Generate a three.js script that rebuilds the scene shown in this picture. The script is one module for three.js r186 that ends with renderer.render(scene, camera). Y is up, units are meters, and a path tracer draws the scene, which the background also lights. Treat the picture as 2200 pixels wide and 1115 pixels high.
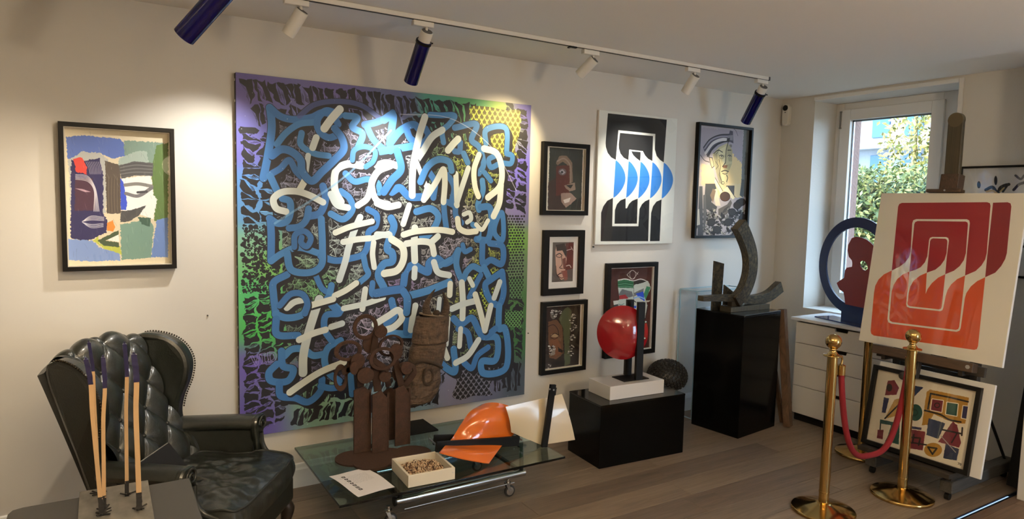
import * as THREE from 'three';
import { RoundedBoxGeometry } from 'three/addons/geometries/RoundedBoxGeometry.js';
import { RectAreaLightUniformsLib } from 'three/addons/lights/RectAreaLightUniformsLib.js';
import { mergeGeometries } from 'three/addons/utils/BufferGeometryUtils.js';
import { ImprovedNoise } from 'three/addons/math/ImprovedNoise.js';

// ---------------------------------------------------------------- camera, sky, sun, exposure
const scene = new THREE.Scene();
const renderer = new THREE.WebGLRenderer({ antialias: true });
renderer.toneMapping = THREE.LinearToneMapping;
renderer.toneMappingExposure = 1.0;
renderer.shadowMap.enabled = true;
RectAreaLightUniformsLib.init();

const FOCAL = 1446.4, PW = 2200, PH = 1115;              // pixels of the 2200 x 1115 photograph
const CAM = new THREE.Vector3(0, 1.6, 3.695);
const camera = new THREE.PerspectiveCamera(2 * Math.atan(PH / 2 / FOCAL) * 180 / Math.PI, PW / PH, 0.05, 200);
const deg = Math.PI / 180, yaw = 31.54 * deg, pitch = -4.85 * deg, roll = 1.262 * deg;
const fwd = new THREE.Vector3(Math.sin(yaw) * Math.cos(pitch), Math.sin(pitch), -Math.cos(yaw) * Math.cos(pitch));
const r0 = new THREE.Vector3(Math.cos(yaw), 0, Math.sin(yaw)), u0 = new THREE.Vector3().crossVectors(r0, fwd);
const right = r0.clone().multiplyScalar(Math.cos(roll)).addScaledVector(u0, Math.sin(roll));
const up = u0.clone().multiplyScalar(Math.cos(roll)).addScaledVector(r0, -Math.sin(roll));
camera.position.copy(CAM);
camera.quaternion.setFromRotationMatrix(new THREE.Matrix4().makeBasis(right, up, fwd.clone().negate()));
scene.add(camera);

scene.background = new THREE.Color(0.52, 0.75, 1.0);
scene.backgroundIntensity = 12;
const sun = new THREE.DirectionalLight(0xfff0d0, 11);
sun.position.set(-9, 16, -4); sun.target.position.set(6, 0, 0);
sun.castShadow = true; sun.shadow.mapSize.set(2048, 2048);
Object.assign(sun.shadow.camera, { left: -14, right: 14, top: 14, bottom: -14, near: 1, far: 60 });
scene.add(sun, sun.target);

// ---------------------------------------------------------------- helpers
const XC = 4.88, CEIL = 2.5;
const V = (x, y, z) => new THREE.Vector3(x, y, z);
// direction through a photograph pixel, and where it meets a plane of the room
const ray = (px, py) => right.clone().multiplyScalar((px - PW / 2) / FOCAL).addScaledVector(up, -(py - PH / 2) / FOCAL).add(fwd);
const onY = (px, py, y) => { const d = ray(px, py); return CAM.clone().addScaledVector(d, (y - CAM.y) / d.y); };
const onZ = (px, py, z) => { const d = ray(px, py); return CAM.clone().addScaledVector(d, (z - CAM.z) / d.z); };
const onX = (px, py, x) => { const d = ray(px, py); return CAM.clone().addScaledVector(d, (x - CAM.x) / d.x); };
const onP = (px, py, p0, n) => { const d = ray(px, py); return CAM.clone().addScaledVector(d, p0.clone().sub(CAM).dot(n) / d.dot(n)); };
function rng(seed) { let s = seed | 0; return () => { s = (s + 0x6d2b79f5) | 0; let t = Math.imul(s ^ (s >>> 15), 1 | s); t = (t + Math.imul(t ^ (t >>> 7), 61 | t)) ^ t; return ((t ^ (t >>> 14)) >>> 0) / 4294967296; }; }
const perlin = new ImprovedNoise(), noise = (x, y, z = 0) => perlin.noise(x, y, z);
const fbm = (x, y, z = 0, o = 4) => { let a = 0, w = 0.5; for (let i = 0; i < o; i++) { a += w * noise(x, y, z); x *= 2; y *= 2; z *= 2; w *= 0.5; } return a; };

const taken = new Map();
function numbered(name) { const n = taken.get(name) ?? 0; taken.set(name, n + 1); return n ? name + '_' + String(n).padStart(3, '0') : name; }
function tag(o, label, category, group, kind) {
  if (label) o.userData.label = label;
  if (category) o.userData.category = category;
  if (group) o.userData.group = group;
  if (kind) o.userData.kind = kind;
  return o;
}
function thing(name, label, category, pos = [0, 0, 0], turn = 0, group) {
  const g = new THREE.Group(); g.name = numbered(name);
  g.position.set(...pos); g.rotation.y = turn; scene.add(g);
  return tag(g, label, category, group);
}
function part(name, geo, mat, parent, label) {
  const list = Array.isArray(geo) ? geo : [geo];
  const g = list.length > 1 ? merge(list) : list[0];
  const m = new THREE.Mesh(g, mat); m.name = parent ? name : numbered(name);
  m.castShadow = m.receiveShadow = true;
  (parent ?? scene).add(m);
  if (label) m.userData.label = label;
  return m;
}
const struct = (name, geo, mat) => tag(part(name, geo, mat), null, null, null, 'structure');
function merge(list) {
  const clean = list.map((g) => {
    const q = g.index ? g.toNonIndexed() : g.clone();
    for (const k of Object.keys(q.attributes)) if (!['position', 'normal', 'uv'].includes(k)) q.deleteAttribute(k);
    if (!q.attributes.uv) q.setAttribute('uv', new THREE.BufferAttribute(new Float32Array(q.attributes.position.count * 2), 2));
    return q;
  });
  return mergeGeometries(clean);
}
// geometry makers: all return geometry already in place
const box = (w, h, d, x = 0, y = 0, z = 0) => new THREE.BoxGeometry(w, h, d).translate(x, y, z);
const rbox = (w, h, d, r, x = 0, y = 0, z = 0, s = 2) => new RoundedBoxGeometry(w, h, d, s, Math.min(r, w / 2.01, h / 2.01, d / 2.01)).translate(x, y, z);
const span = (x0, y0, z0, x1, y1, z1) => box(x1 - x0, y1 - y0, z1 - z0, (x0 + x1) / 2, (y0 + y1) / 2, (z0 + z1) / 2);
const rspan = (x0, y0, z0, x1, y1, z1, r) => rbox(x1 - x0, y1 - y0, z1 - z0, r, (x0 + x1) / 2, (y0 + y1) / 2, (z0 + z1) / 2, 1);
function rod(a, b, r0_, r1_ = r0_, seg = 20, open = false) {
  const d = b.clone().sub(a), g = new THREE.CylinderGeometry(r1_, r0_, d.length(), seg, 1, open);
  g.applyQuaternion(new THREE.Quaternion().setFromUnitVectors(V(0, 1, 0), d.clone().normalize()));
  return g.translate((a.x + b.x) / 2, (a.y + b.y) / 2, (a.z + b.z) / 2);
}
const ball = (r, x = 0, y = 0, z = 0, ws = 20, hs = 14) => new THREE.SphereGeometry(r, ws, hs).translate(x, y, z);
const lathe = (pts, seg = 40) => new THREE.LatheGeometry(pts.map(([r, y]) => new THREE.Vector2(r, y)), seg);
const curve = (pts, closed = false) => new THREE.CatmullRomCurve3(pts, closed, 'centripetal');
const hose = (pts, r, n = 60, seg = 10, closed = false) => new THREE.TubeGeometry(curve(pts, closed), n, r, seg, closed);
// a flat bar of size a x b between two points; b lies along the hint direction
function bar(p, q, a, b, hint = V(0, 1, 0), r = 0.002) {
  const z = q.clone().sub(p), len = z.length(); z.normalize();
  const x = new THREE.Vector3().crossVectors(hint, z).normalize(), y = new THREE.Vector3().crossVectors(z, x);
  const g = rbox(a, b, len, r, 0, 0, 0, 1);
  g.applyMatrix4(new THREE.Matrix4().makeBasis(x, y, z));
  return g.translate((p.x + q.x) / 2, (p.y + q.y) / 2, (p.z + q.z) / 2);
}
function extrude(pts, depth, bevel = 0, holes = [], seg = 8) {
  const s = new THREE.Shape(pts.map(([x, y]) => new THREE.Vector2(x, y)));
  for (const h of holes) s.holes.push(new THREE.Path(h.map(([x, y]) => new THREE.Vector2(x, y))));
  return new THREE.ExtrudeGeometry(s, { depth: depth - 2 * bevel, bevelEnabled: bevel > 0, bevelSize: bevel, bevelThickness: bevel, bevelOffset: -bevel, bevelSegments: 2, curveSegments: seg }).translate(0, 0, bevel);
}
const circlePts = (cx, cy, rx, ry = rx, n = 40, a0 = 0) => Array.from({ length: n }, (_, i) => [cx + rx * Math.cos(a0 + i / n * 2 * Math.PI), cy + ry * Math.sin(a0 + i / n * 2 * Math.PI)]);
function smooth2(pts, n = 8, closed = true) {
  const c = new THREE.CatmullRomCurve3(pts.map(([x, y]) => V(x, y, 0)), closed, 'centripetal');
  return c.getPoints(pts.length * n).slice(0, closed ? -1 : undefined).map((p) => [p.x, p.y]);
}
// grid surface from a function of (u, v) in 0..1
function grid(fn, nu, nv, flip = false) {
  const pos = [], uv = [], idx = [];
  for (let j = 0; j <= nv; j++) for (let i = 0; i <= nu; i++) { const p = fn(i / nu, j / nv); pos.push(p.x, p.y, p.z); uv.push(i / nu, j / nv); }
  for (let j = 0; j < nv; j++) for (let i = 0; i < nu; i++) {
    const a = j * (nu + 1) + i, b = a + 1, c = a + nu + 1, d = c + 1;
    flip ? idx.push(a, c, b, b, c, d) : idx.push(a, b, c, b, d, c);
  }
  const g = new THREE.BufferGeometry();
  g.setAttribute('position', new THREE.Float32BufferAttribute(pos, 3)); g.setAttribute('uv', new THREE.Float32BufferAttribute(uv, 2));
  g.setIndex(idx); g.computeVertexNormals(); return g;
}
// a sheet with thickness: grid offset along its normals, closed at the edges
function sheet(fn, nu, nv, t) {
  const base = grid(fn, nu, nv), P = base.attributes.position, N = base.attributes.normal;
  const f = [], b = [];
  for (let i = 0; i < P.count; i++) { const p = V(P.getX(i), P.getY(i), P.getZ(i)), n = V(N.getX(i), N.getY(i), N.getZ(i)); f.push(p.clone().addScaledVector(n, t / 2)); b.push(p.clone().addScaledVector(n, -t / 2)); }
  const at = (arr) => (u, v) => arr[Math.round(v * nv) * (nu + 1) + Math.round(u * nu)];
  const F = at(f), B = at(b), out = [grid(F, nu, nv), grid(B, nu, nv, true)];
  out.push(grid((u, v) => (v < 0.5 ? F(u, 0) : B(u, 0)), nu, 1, true), grid((u, v) => (v < 0.5 ? F(u, 1) : B(u, 1)), nu, 1));
  out.push(grid((u, v) => (u < 0.5 ? F(0, v) : B(0, v)), 1, nv, true), grid((u, v) => (u < 0.5 ? F(1, v) : B(1, v)), 1, nv));
  return merge(out);
}
// planar uv in metres by the dominant direction of each face
function metreUV(g, k = 1, ox = 0, oy = 0, swap = false) {
  const q = g.index ? g.toNonIndexed() : g; const p = q.attributes.position, n = q.attributes.normal, uv = new Float32Array(p.count * 2);
  for (let i = 0; i < p.count; i++) {
    const ax = Math.abs(n.getX(i)), ay = Math.abs(n.getY(i)), az = Math.abs(n.getZ(i));
    let a, b;
    if (ay >= ax && ay >= az) { a = p.getX(i); b = p.getZ(i); } else if (ax > az) { a = p.getZ(i); b = p.getY(i); } else { a = p.getX(i); b = p.getY(i); }
    if (swap) [a, b] = [b, a];
    uv[i * 2] = a * k + ox; uv[i * 2 + 1] = b * k + oy;
  }
  q.setAttribute('uv', new THREE.BufferAttribute(uv, 2)); return q;
}
// textures
function dataTex(w, h, fn, srgb = false) {
  const d = new Uint8Array(w * h * 4);
  for (let y = 0; y < h; y++) for (let x = 0; x < w; x++) { const c = fn(x / w, y / h), i = (y * w + x) * 4; const cl = (v) => Math.max(0, Math.min(255, v * 255)); if (typeof c === 'number') d[i] = d[i + 1] = d[i + 2] = cl(c); else { d[i] = cl(c[0]); d[i + 1] = cl(c[1]); d[i + 2] = cl(c[2]); } d[i + 3] = 255; }
  const t = new THREE.DataTexture(d, w, h); t.magFilter = THREE.LinearFilter; t.wrapS = t.wrapT = THREE.RepeatWrapping; t.needsUpdate = true;
  if (srgb) t.colorSpace = THREE.SRGBColorSpace; return t;
}
const rep = (t, x, y) => { const c = t.clone(); c.repeat.set(x, y); return c; };
function canvasTex(w, h, draw) {
  const c = document.createElement('canvas'); c.width = w; c.height = h; const ctx = c.getContext('2d'); ctx.lineCap = ctx.lineJoin = 'round';
  draw(ctx, w, h); const t = new THREE.CanvasTexture(c); t.colorSpace = THREE.SRGBColorSpace; t.magFilter = THREE.LinearFilter; return t;
}
const M = (color, roughness = 0.6, metalness = 0, extra = {}) => new THREE.MeshStandardMaterial({ color, roughness, metalness, ...extra });
const MP = (color, roughness, metalness, extra) => new THREE.MeshPhysicalMaterial({ color, roughness, metalness, ...extra });
const lin = (r, g, b) => new THREE.Color().setRGB(r, g, b);

const tNoise = dataTex(256, 256, (u, v) => { const a = 2 * Math.PI * u, b = 2 * Math.PI * v; return 0.5 + 0.9 * fbm(2.2 * Math.cos(a) + 7, 2.2 * Math.sin(a) + 2.2 * Math.cos(b), 2.2 * Math.sin(b) + 3, 5); });
const tLeather = dataTex(256, 256, (u, v) => { const a = 2 * Math.PI * u, b = 2 * Math.PI * v, s = 7; return 0.5 + 0.5 * Math.abs(fbm(s * Math.cos(a), s * Math.sin(a) + s * Math.cos(b), s * Math.sin(b), 3)) * 2 - 0.3; });
const tGrain = dataTex(512, 256, (u, v) => { // grain along u
  const a = 2 * Math.PI * u; const w = fbm(Math.cos(a) * 1.3 + 5, v * 14 + Math.sin(a) * 1.3, 1.7, 4), f = fbm(Math.cos(a) * 3, v * 90 + 3 * Math.sin(a), 4.2, 3);
  return 0.62 + 0.55 * w + 0.35 * f;
});
const tRust = dataTex(256, 256, (u, v) => { const n = fbm(u * 9, v * 9, 2, 5), m = fbm(u * 40, v * 40, 8, 3); const k = 0.5 + n + 0.5 * m; return [0.20 + 0.09 * k, 0.135 + 0.05 * k, 0.10 + 0.035 * k]; }, true);
const tPatina = dataTex(256, 256, (u, v) => { const n = fbm(u * 7, v * 7, 5, 5), m = fbm(u * 22, v * 22, 1, 3); const k = n + 0.6 * m; return [0.36 + 0.30 * k, 0.325 + 0.24 * k, 0.265 + 0.12 * k]; }, true);
const tBark = dataTex(256, 512, (u, v) => { const n = fbm(u * 10, v * 22, 3, 5), r = Math.abs(fbm(u * 26, v * 9, 6, 3)); return 0.45 + 0.9 * n - 0.5 * r; });

const wallMat = M(lin(0.66, 0.63, 0.575), 0.9, 0, { bumpMap: rep(tNoise, 6, 3), bumpScale: 0.0006 });
const ceilMat = M(lin(0.84, 0.82, 0.78), 0.92);
const trimMat = M(lin(0.76, 0.74, 0.70), 0.55);
const blackGloss = MP(lin(0.003, 0.003, 0.003), 0.12, 0, { specularIntensity: 0.7 });
const blackPanel = MP(lin(0.003, 0.003, 0.003), 0.16, 0, { specularIntensity: 0.22 });
const blackSatin = MP(lin(0.007, 0.0065, 0.006), 0.42, 0, { specularIntensity: 0.4 });
const blackSteel = M(lin(0.012, 0.012, 0.012), 0.45, 0.4);
const chrome = M(lin(0.62, 0.62, 0.62), 0.13, 1);
const steel = M(lin(0.55, 0.55, 0.55), 0.28, 1);
const paneMat = MP(lin(1, 1, 1), 0.0, 0, { transmission: 1, thickness: 0, ior: 1.5 });

// ---------------------------------------------------------------- the room
const X0 = -2.6, ZF = 6.4;
// painting wall (z = 0) and the others, all with thickness
struct('wall_back', span(X0 - 0.3, -0.05, -0.3, XC + 0.35, CEIL + 0.05, 0), wallMat);
struct('wall_left', span(X0 - 0.3, -0.05, 0, X0, CEIL + 0.05, ZF + 0.3), wallMat);
const WZ0 = 0.30, WZ1 = 1.36, WY0 = 0.79, WY1 = 2.455, RD = 0.33;   // opening of the side window
function holedWall(a0, a1, y0, y1, hole, depth) { // shape in (along, height)
  const [b0, b1, h0, h1] = hole;
  return extrude([[a0, y0], [a1, y0], [a1, y1], [a0, y1]], depth, 0, [[[b0, h0], [b0, h1], [b1, h1], [b1, h0]]]);
}
const turnX = (g, x) => g.rotateY(-Math.PI / 2).translate(x, 0, 0);    // (along, height, depth) -> (z, y), depth to -x
const wr = struct('wall_right', turnX(holedWall(0, ZF + 0.3, -0.05, CEIL + 0.05, [WZ0, WZ1, WY0, WY1], RD), XC + RD), wallMat);
const pinkMat = M(lin(0.22, 0.13, 0.105), 0.9, 0, { bumpMap: rep(tNoise, 4, 4), bumpScale: 0.003 });
part('outer_render', turnX(holedWall(-0.5, ZF + 0.3, -0.4, CEIL + 1.5, [WZ0 + 0.07, WZ1 - 0.07, WY0, WY1 - 0.05], 0.2), XC + RD + 0.2), pinkMat, wr, 'pink rendered outer face of the wall');
// front wall, behind the photographer, with a glazed door
const wf = struct('wall_front', extrude([[X0 - 0.3, -0.05], [XC + 0.35, -0.05], [XC + 0.35, CEIL + 0.05], [X0 - 0.3, CEIL + 0.05]], 0.3, 0, [[[3.4, 0.02], [3.4, 2.15], [4.4, 2.15], [4.4, 0.02]]]).translate(0, 0, ZF), wallMat);
struct('ceiling', span(X0 - 0.3, CEIL, -0.3, XC + 0.5, CEIL + 0.25, ZF + 0.3), ceilMat);
struct('wall_partition', rspan(4.36, 0, 2.07, XC, CEIL, 2.20, 0.004), wallMat);

// glazed door to the street
{
  const w = new THREE.Group(); w.name = 'door_1'; scene.add(w); tag(w, null, null, null, 'structure');
  for (const x of [3.4, 4.32]) part('door_frame', span(x, 0.02, ZF + 0.1, x + 0.08, 2.15, ZF + 0.17), trimMat, w);
  part('door_rail', span(3.48, 0.02, ZF + 0.1, 4.32, 0.14, ZF + 0.17), trimMat, w); part('door_rail', span(3.48, 2.07, ZF + 0.1, 4.32, 2.15, ZF + 0.17), trimMat, w);
  part('pane', new THREE.PlaneGeometry(0.84, 1.93).translate(3.9, 1.105, ZF + 0.135), paneMat, w); part('door_handle', rod(V(3.45, 0.95, ZF + 0.07), V(3.45, 1.25, ZF + 0.07), 0.012), chrome, w);
}

// baseboards
{
  const prof = [[0, 0], [0.016, 0], [0.016, 0.10], [0.011, 0.112], [0.008, 0.13], [0, 0.135]];
  struct('baseboard_back', extrude(prof, XC - X0).rotateY(Math.PI / 2).scale(1, 1, -1).translate(X0, 0, 0), trimMat).geometry.computeVertexNormals();
}
// window architrave on the right wall: a stepped moulding around the opening
{
  const m = [];
  m.push(rspan(XC - 0.014, WY0, WZ1, XC, WY1 + 0.03, WZ1 + 0.03, 0.004), rspan(XC - 0.014, WY1, WZ0 - 0.0, XC, WY1 + 0.03, WZ1, 0.004));
  struct('trim_1', m, trimMat);
}
// the side window
const WX = XC + RD;                                    // plane of the joinery
{
  const w = new THREE.Group(); w.name = 'window_1'; scene.add(w); tag(w, null, null, null, 'structure');
  const fr = (name, z0, z1, y0, y1, t, x0, x1, p, tr = t) => part(name, [rspan(x0, y0, z0, x1, y1, z0 + t, 0.004), rspan(x0, y0, z1 - tr, x1, y1, z1, 0.004), rspan(x0, y0, z0 + t, x1, y0 + t, z1 - tr, 0.004), rspan(x0, y1 - t, z0 + t, x1, y1, z1 - tr, 0.004)], trimMat, p);
  const outer = fr('window_frame', WZ0, WZ1, WY0, WY1, 0.07, WX - 0.045, WX + 0.04, w, 0.235);
  const sash = fr('window_sash', WZ0 + 0.055, 1.142, WY0 + 0.05, WY1 - 0.055, 0.085, WX - 0.068, WX - 0.01, w);
  const hz = WZ0 + 0.06;
  part('hinge', [rod(V(WX - 0.072, WY1 - 0.20, hz), V(WX - 0.072, WY1 - 0.07, hz), 0.006), rod(V(WX - 0.072, WY1 - 0.205, hz), V(WX - 0.072, WY1 - 0.195, hz), 0.009), rod(V(WX - 0.072, WY1 - 0.075, hz), V(WX - 0.072, WY1 - 0.065, hz), 0.009)], M(lin(0.2, 0.19, 0.18), 0.4, 0.8), sash);
  part('hinge', rod(V(WX - 0.072, WY0 + 0.07, hz), V(WX - 0.072, WY0 + 0.16, hz), 0.006), M(lin(0.2, 0.19, 0.18), 0.4, 0.8), sash);
  const g0 = WZ0 + 0.14, g1 = 1.057, y0 = WY0 + 0.135, y1 = WY1 - 0.14;
  part('pane', new THREE.PlaneGeometry(g1 - g0, y1 - y0).rotateY(-Math.PI / 2).translate(WX - 0.03, (y0 + y1) / 2, (g0 + g1) / 2), paneMat, w);
  const sp = M(lin(0.35, 0.42, 0.5), 0.25, 0.9);
  part('spacer_bar', [span(WX - 0.03, y0, g0, WX - 0.016, y1, g0 + 0.012), span(WX - 0.03, y0, g1 - 0.012, WX - 0.016, y1, g1), span(WX - 0.03, y1 - 0.012, g0, WX - 0.016, y1, g1)], sp, w);
  part('window_sill', rspan(XC - 0.002, WY0 + 0.0005, WZ0 + 0.0005, WX - 0.045, WY0 + 0.010, WZ1 - 0.0005, 0.002), trimMat, w);
}

// floor: sub-floor, oak planks laid along the painting wall, redder boards beyond the threshold
{
  const fl = struct('floor', span(X0, -0.08, 0, XC, -0.012, ZF), M(lin(0.03, 0.024, 0.018), 0.9));
  const R = rng(11), tones = [[0.205, 0.150, 0.108], [0.235, 0.176, 0.130], [0.180, 0.133, 0.098], [0.255, 0.192, 0.140], [0.215, 0.165, 0.124]];
  const tPlank = [0, 1, 2].map((k) => dataTex(1024, 128, (u, v) => {
    const w = fbm(u * 3 + k * 9, v * 5 + 0.8 * fbm(u * 4, v * 2, k), 1.7 + k, 5), f = fbm(u * 24, v * 70, 4.2 + k, 3), ring = Math.sin((v * 9 + 5 * fbm(u * 2 + k, v * 1.6, 9 + k, 3)) * 6.28);
    const q = 0.80 + 0.42 * w + 0.30 * f + 0.05 * ring; return [q, q * 0.985, q * 0.97];
  }, false));
  const mats = []; for (let i = 0; i < 10; i++) { const t = tPlank[i % 3]; mats.push(M(lin(...tones[i % 5]), 0.42, 0, { map: t, bumpMap: t, bumpScale: 0.0008, roughnessMap: null })); }
  const PWD = 0.19, variants = [];
  const plankGeo = (len, wid, k) => { const g = rbox(len, 0.012, wid, 0.0016, 0, 0, 0, 1), q = metreUV(g, 1); const uv = q.attributes.uv; for (let i = 0; i < uv.count; i++) uv.setXY(i, uv.getX(i) / 2 + k * 0.37, uv.getY(i) / wid + 0.5); return q; };
  for (let k = 0; k < 3; k++) variants.push(plankGeo(1.9 - 0.0018, PWD - 0.0018, k));
  const warm = [0, 1].map((i) => M(lin(0.19 + 0.03 * i, 0.115 + 0.02 * i, 0.07 + 0.012 * i), 0.45, 0, { map: tPlank[i], bumpMap: tPlank[i], bumpScale: 0.0008 }));
  let row = 0;
  for (let z = 0.0; z < ZF; z += PWD, row++) {
    const off = (row * 0.7 + (row % 3) * 0.31) % 1.9, far = z > 2.02;
    const wid = Math.min(PWD, ZF - z);
    for (let x = X0 - off; x < XC; x += 1.9) {
      const a = Math.max(x, X0), b = Math.min(x + 1.9, XC); if (b - a < 0.03) continue;
      if (z < 2.02 && z + PWD > 2.02) { // boards cut at the threshold
        const p = part('plank', plankGeo(b - a - 0.0018, 2.018 - z, row), mats[Math.floor(R() * 10)], fl); p.position.set((a + b) / 2, -0.006, (z + 2.02) / 2);
        const q = part('plank', plankGeo(b - a - 0.0018, z + PWD - 2.045, row), warm[row % 2], fl); q.position.set((a + b) / 2, -0.006, (z + PWD + 2.045) / 2); continue;
      }
      const geo = b - a > 1.895 && wid === PWD ? variants[Math.floor(R() * 3)] : plankGeo(b - a - 0.0018, wid - 0.0018, row);
      const p = part('plank', geo, far ? warm[(row + Math.round(x)) & 1] : mats[Math.floor(R() * 10)], fl); p.position.set((a + b) / 2, -0.006, z + wid / 2);
    }
  }
}
// metal floor profile with a lit strip where the two floors meet
{
  const t = thing('threshold_strip', 'metal floor profile with a thin blue-white lit line between two floors', 'floor strip');
  part('channel', [span(X0, -0.012, 2.02, XC, 0.002, 2.028), span(X0, -0.012, 2.037, XC, 0.002, 2.045), span(X0, -0.012, 2.028, XC, -0.006, 2.037)], M(lin(0.06, 0.08, 0.14), 0.3, 0.9), t);
  part('light_strip', span(2.6, -0.006, 2.029, 4.36, -0.001, 2.036), M(lin(0.1, 0.1, 0.1), 0.5, 0, { emissive: lin(0.45, 0.68, 1.0), emissiveIntensity: 1.6 }), t);
  const l = new THREE.RectAreaLight(0xb8d4ff, 1.2, 1.76, 0.007); l.position.set(3.48, 0.001, 2.0325); l.rotation.x = Math.PI / 2; t.add(l);
}

// ---------------------------------------------------------------- painting tools: strokes traced on the pictures, laid out on each picture's own plane
// plane: origin = top-left corner, ux = to the right, uy = downwards (unit), w x h metres
function plane(origin, ux, uy, w, h, cw) {
  const n = new THREE.Vector3().crossVectors(ux, uy).normalize(), k = cw / w;
  return { w, h, cw, ch: Math.round(h * k), k, at: (px, py) => { const p = onP(px, py, origin, n).sub(origin); return [p.dot(ux) * k, p.dot(uy) * k]; } };
}
const wallPlane = (x0, x1, y0, y1, z, cw) => plane(V(x0, y1, z), V(1, 0, 0), V(0, -1, 0), x1 - x0, y1 - y0, cw);
function painter(ctx, pl) {
  let ox = 0, oy = 0, s = 1, unit = pl.k;
  const pts = (a) => { const r = []; for (let i = 0; i < a.length; i += 2) r.push(pl.at(ox + a[i] / s, oy + a[i + 1] / s)); return r; };
  const path = (p, closed, soft) => {
    ctx.beginPath();
    if (!soft || p.length < 3) { p.forEach(([x, y], i) => (i ? ctx.lineTo(x, y) : ctx.moveTo(x, y))); if (closed) ctx.closePath(); return; }
    const c = new THREE.CatmullRomCurve3(p.map(([x, y]) => V(x, y, 0)), closed, 'centripetal').getPoints(p.length * 8);
    c.forEach((q, i) => (i ? ctx.lineTo(q.x, q.y) : ctx.moveTo(q.x, q.y)));
  };
  const o = {
    tile: (x, y, k) => { ox = x; oy = y; s = k; const a = pl.at(x + 20, y + 20), b = pl.at(x + 21, y + 20.0), c = pl.at(x + 20, y + 21); unit = (Math.hypot(a[0] - b[0], a[1] - b[1]) + Math.hypot(a[0] - c[0], a[1] - c[1])) / 2 / k; return o; },
    fill: (a, col, soft = false) => { path(pts(a), true, soft); ctx.fillStyle = col; ctx.fill(); return o; },
    line: (a, w, col, soft = true, closed = false, dx = 0, dy = 0) => { ctx.save(); ctx.translate(dx * unit, dy * unit); path(pts(a), closed, soft); ctx.strokeStyle = col; ctx.lineWidth = w * unit; ctx.stroke(); ctx.restore(); return o; },
    ring: (x, y, rx, ry, col, w = 0) => { const a = []; for (let i = 0; i < 24; i++) a.push(x + rx * Math.cos(i / 24 * 6.283), y + ry * Math.sin(i / 24 * 6.283)); return w ? o.line(a, w, col, false, true) : o.fill(a, col); },
    rough: (a, col, amp, seed = 1) => { // filled shape with a ragged, dry-brush edge
      const R = rng(seed), p = pts(a), q = [];
      p.forEach(([x, y], i) => { const [x2, y2] = p[(i + 1) % p.length], n = Math.max(1, Math.round(Math.hypot(x2 - x, y2 - y) / 9)); for (let j = 0; j < n; j++) q.push([x + (x2 - x) * j / n + (R() - 0.5) * amp, y + (y2 - y) * j / n + (R() - 0.5) * amp]); });
      path(q, true, false); ctx.fillStyle = col; ctx.fill(); return o;
    },
  };
  return o;
}
function drybrush(ctx, w, h, n, seed, cols, len, wid, alpha, dir = 0) { // faint brush streaks over a whole canvas
  const R = rng(seed); ctx.save(); ctx.globalAlpha = alpha;
  for (let i = 0; i < n; i++) { const x = R() * w, y = R() * h, a = dir + (R() - 0.5) * 0.6, l = len * (0.4 + R()); ctx.strokeStyle = cols[Math.floor(R() * cols.length)]; ctx.lineWidth = wid * (0.4 + R()); ctx.beginPath(); ctx.moveTo(x, y); ctx.quadraticCurveTo(x + Math.cos(a) * l / 2, y + Math.sin(a) * l / 2 + (R() - 0.5) * 10, x + Math.cos(a) * l, y + Math.sin(a) * l); ctx.stroke(); }
  ctx.restore();
}

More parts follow.
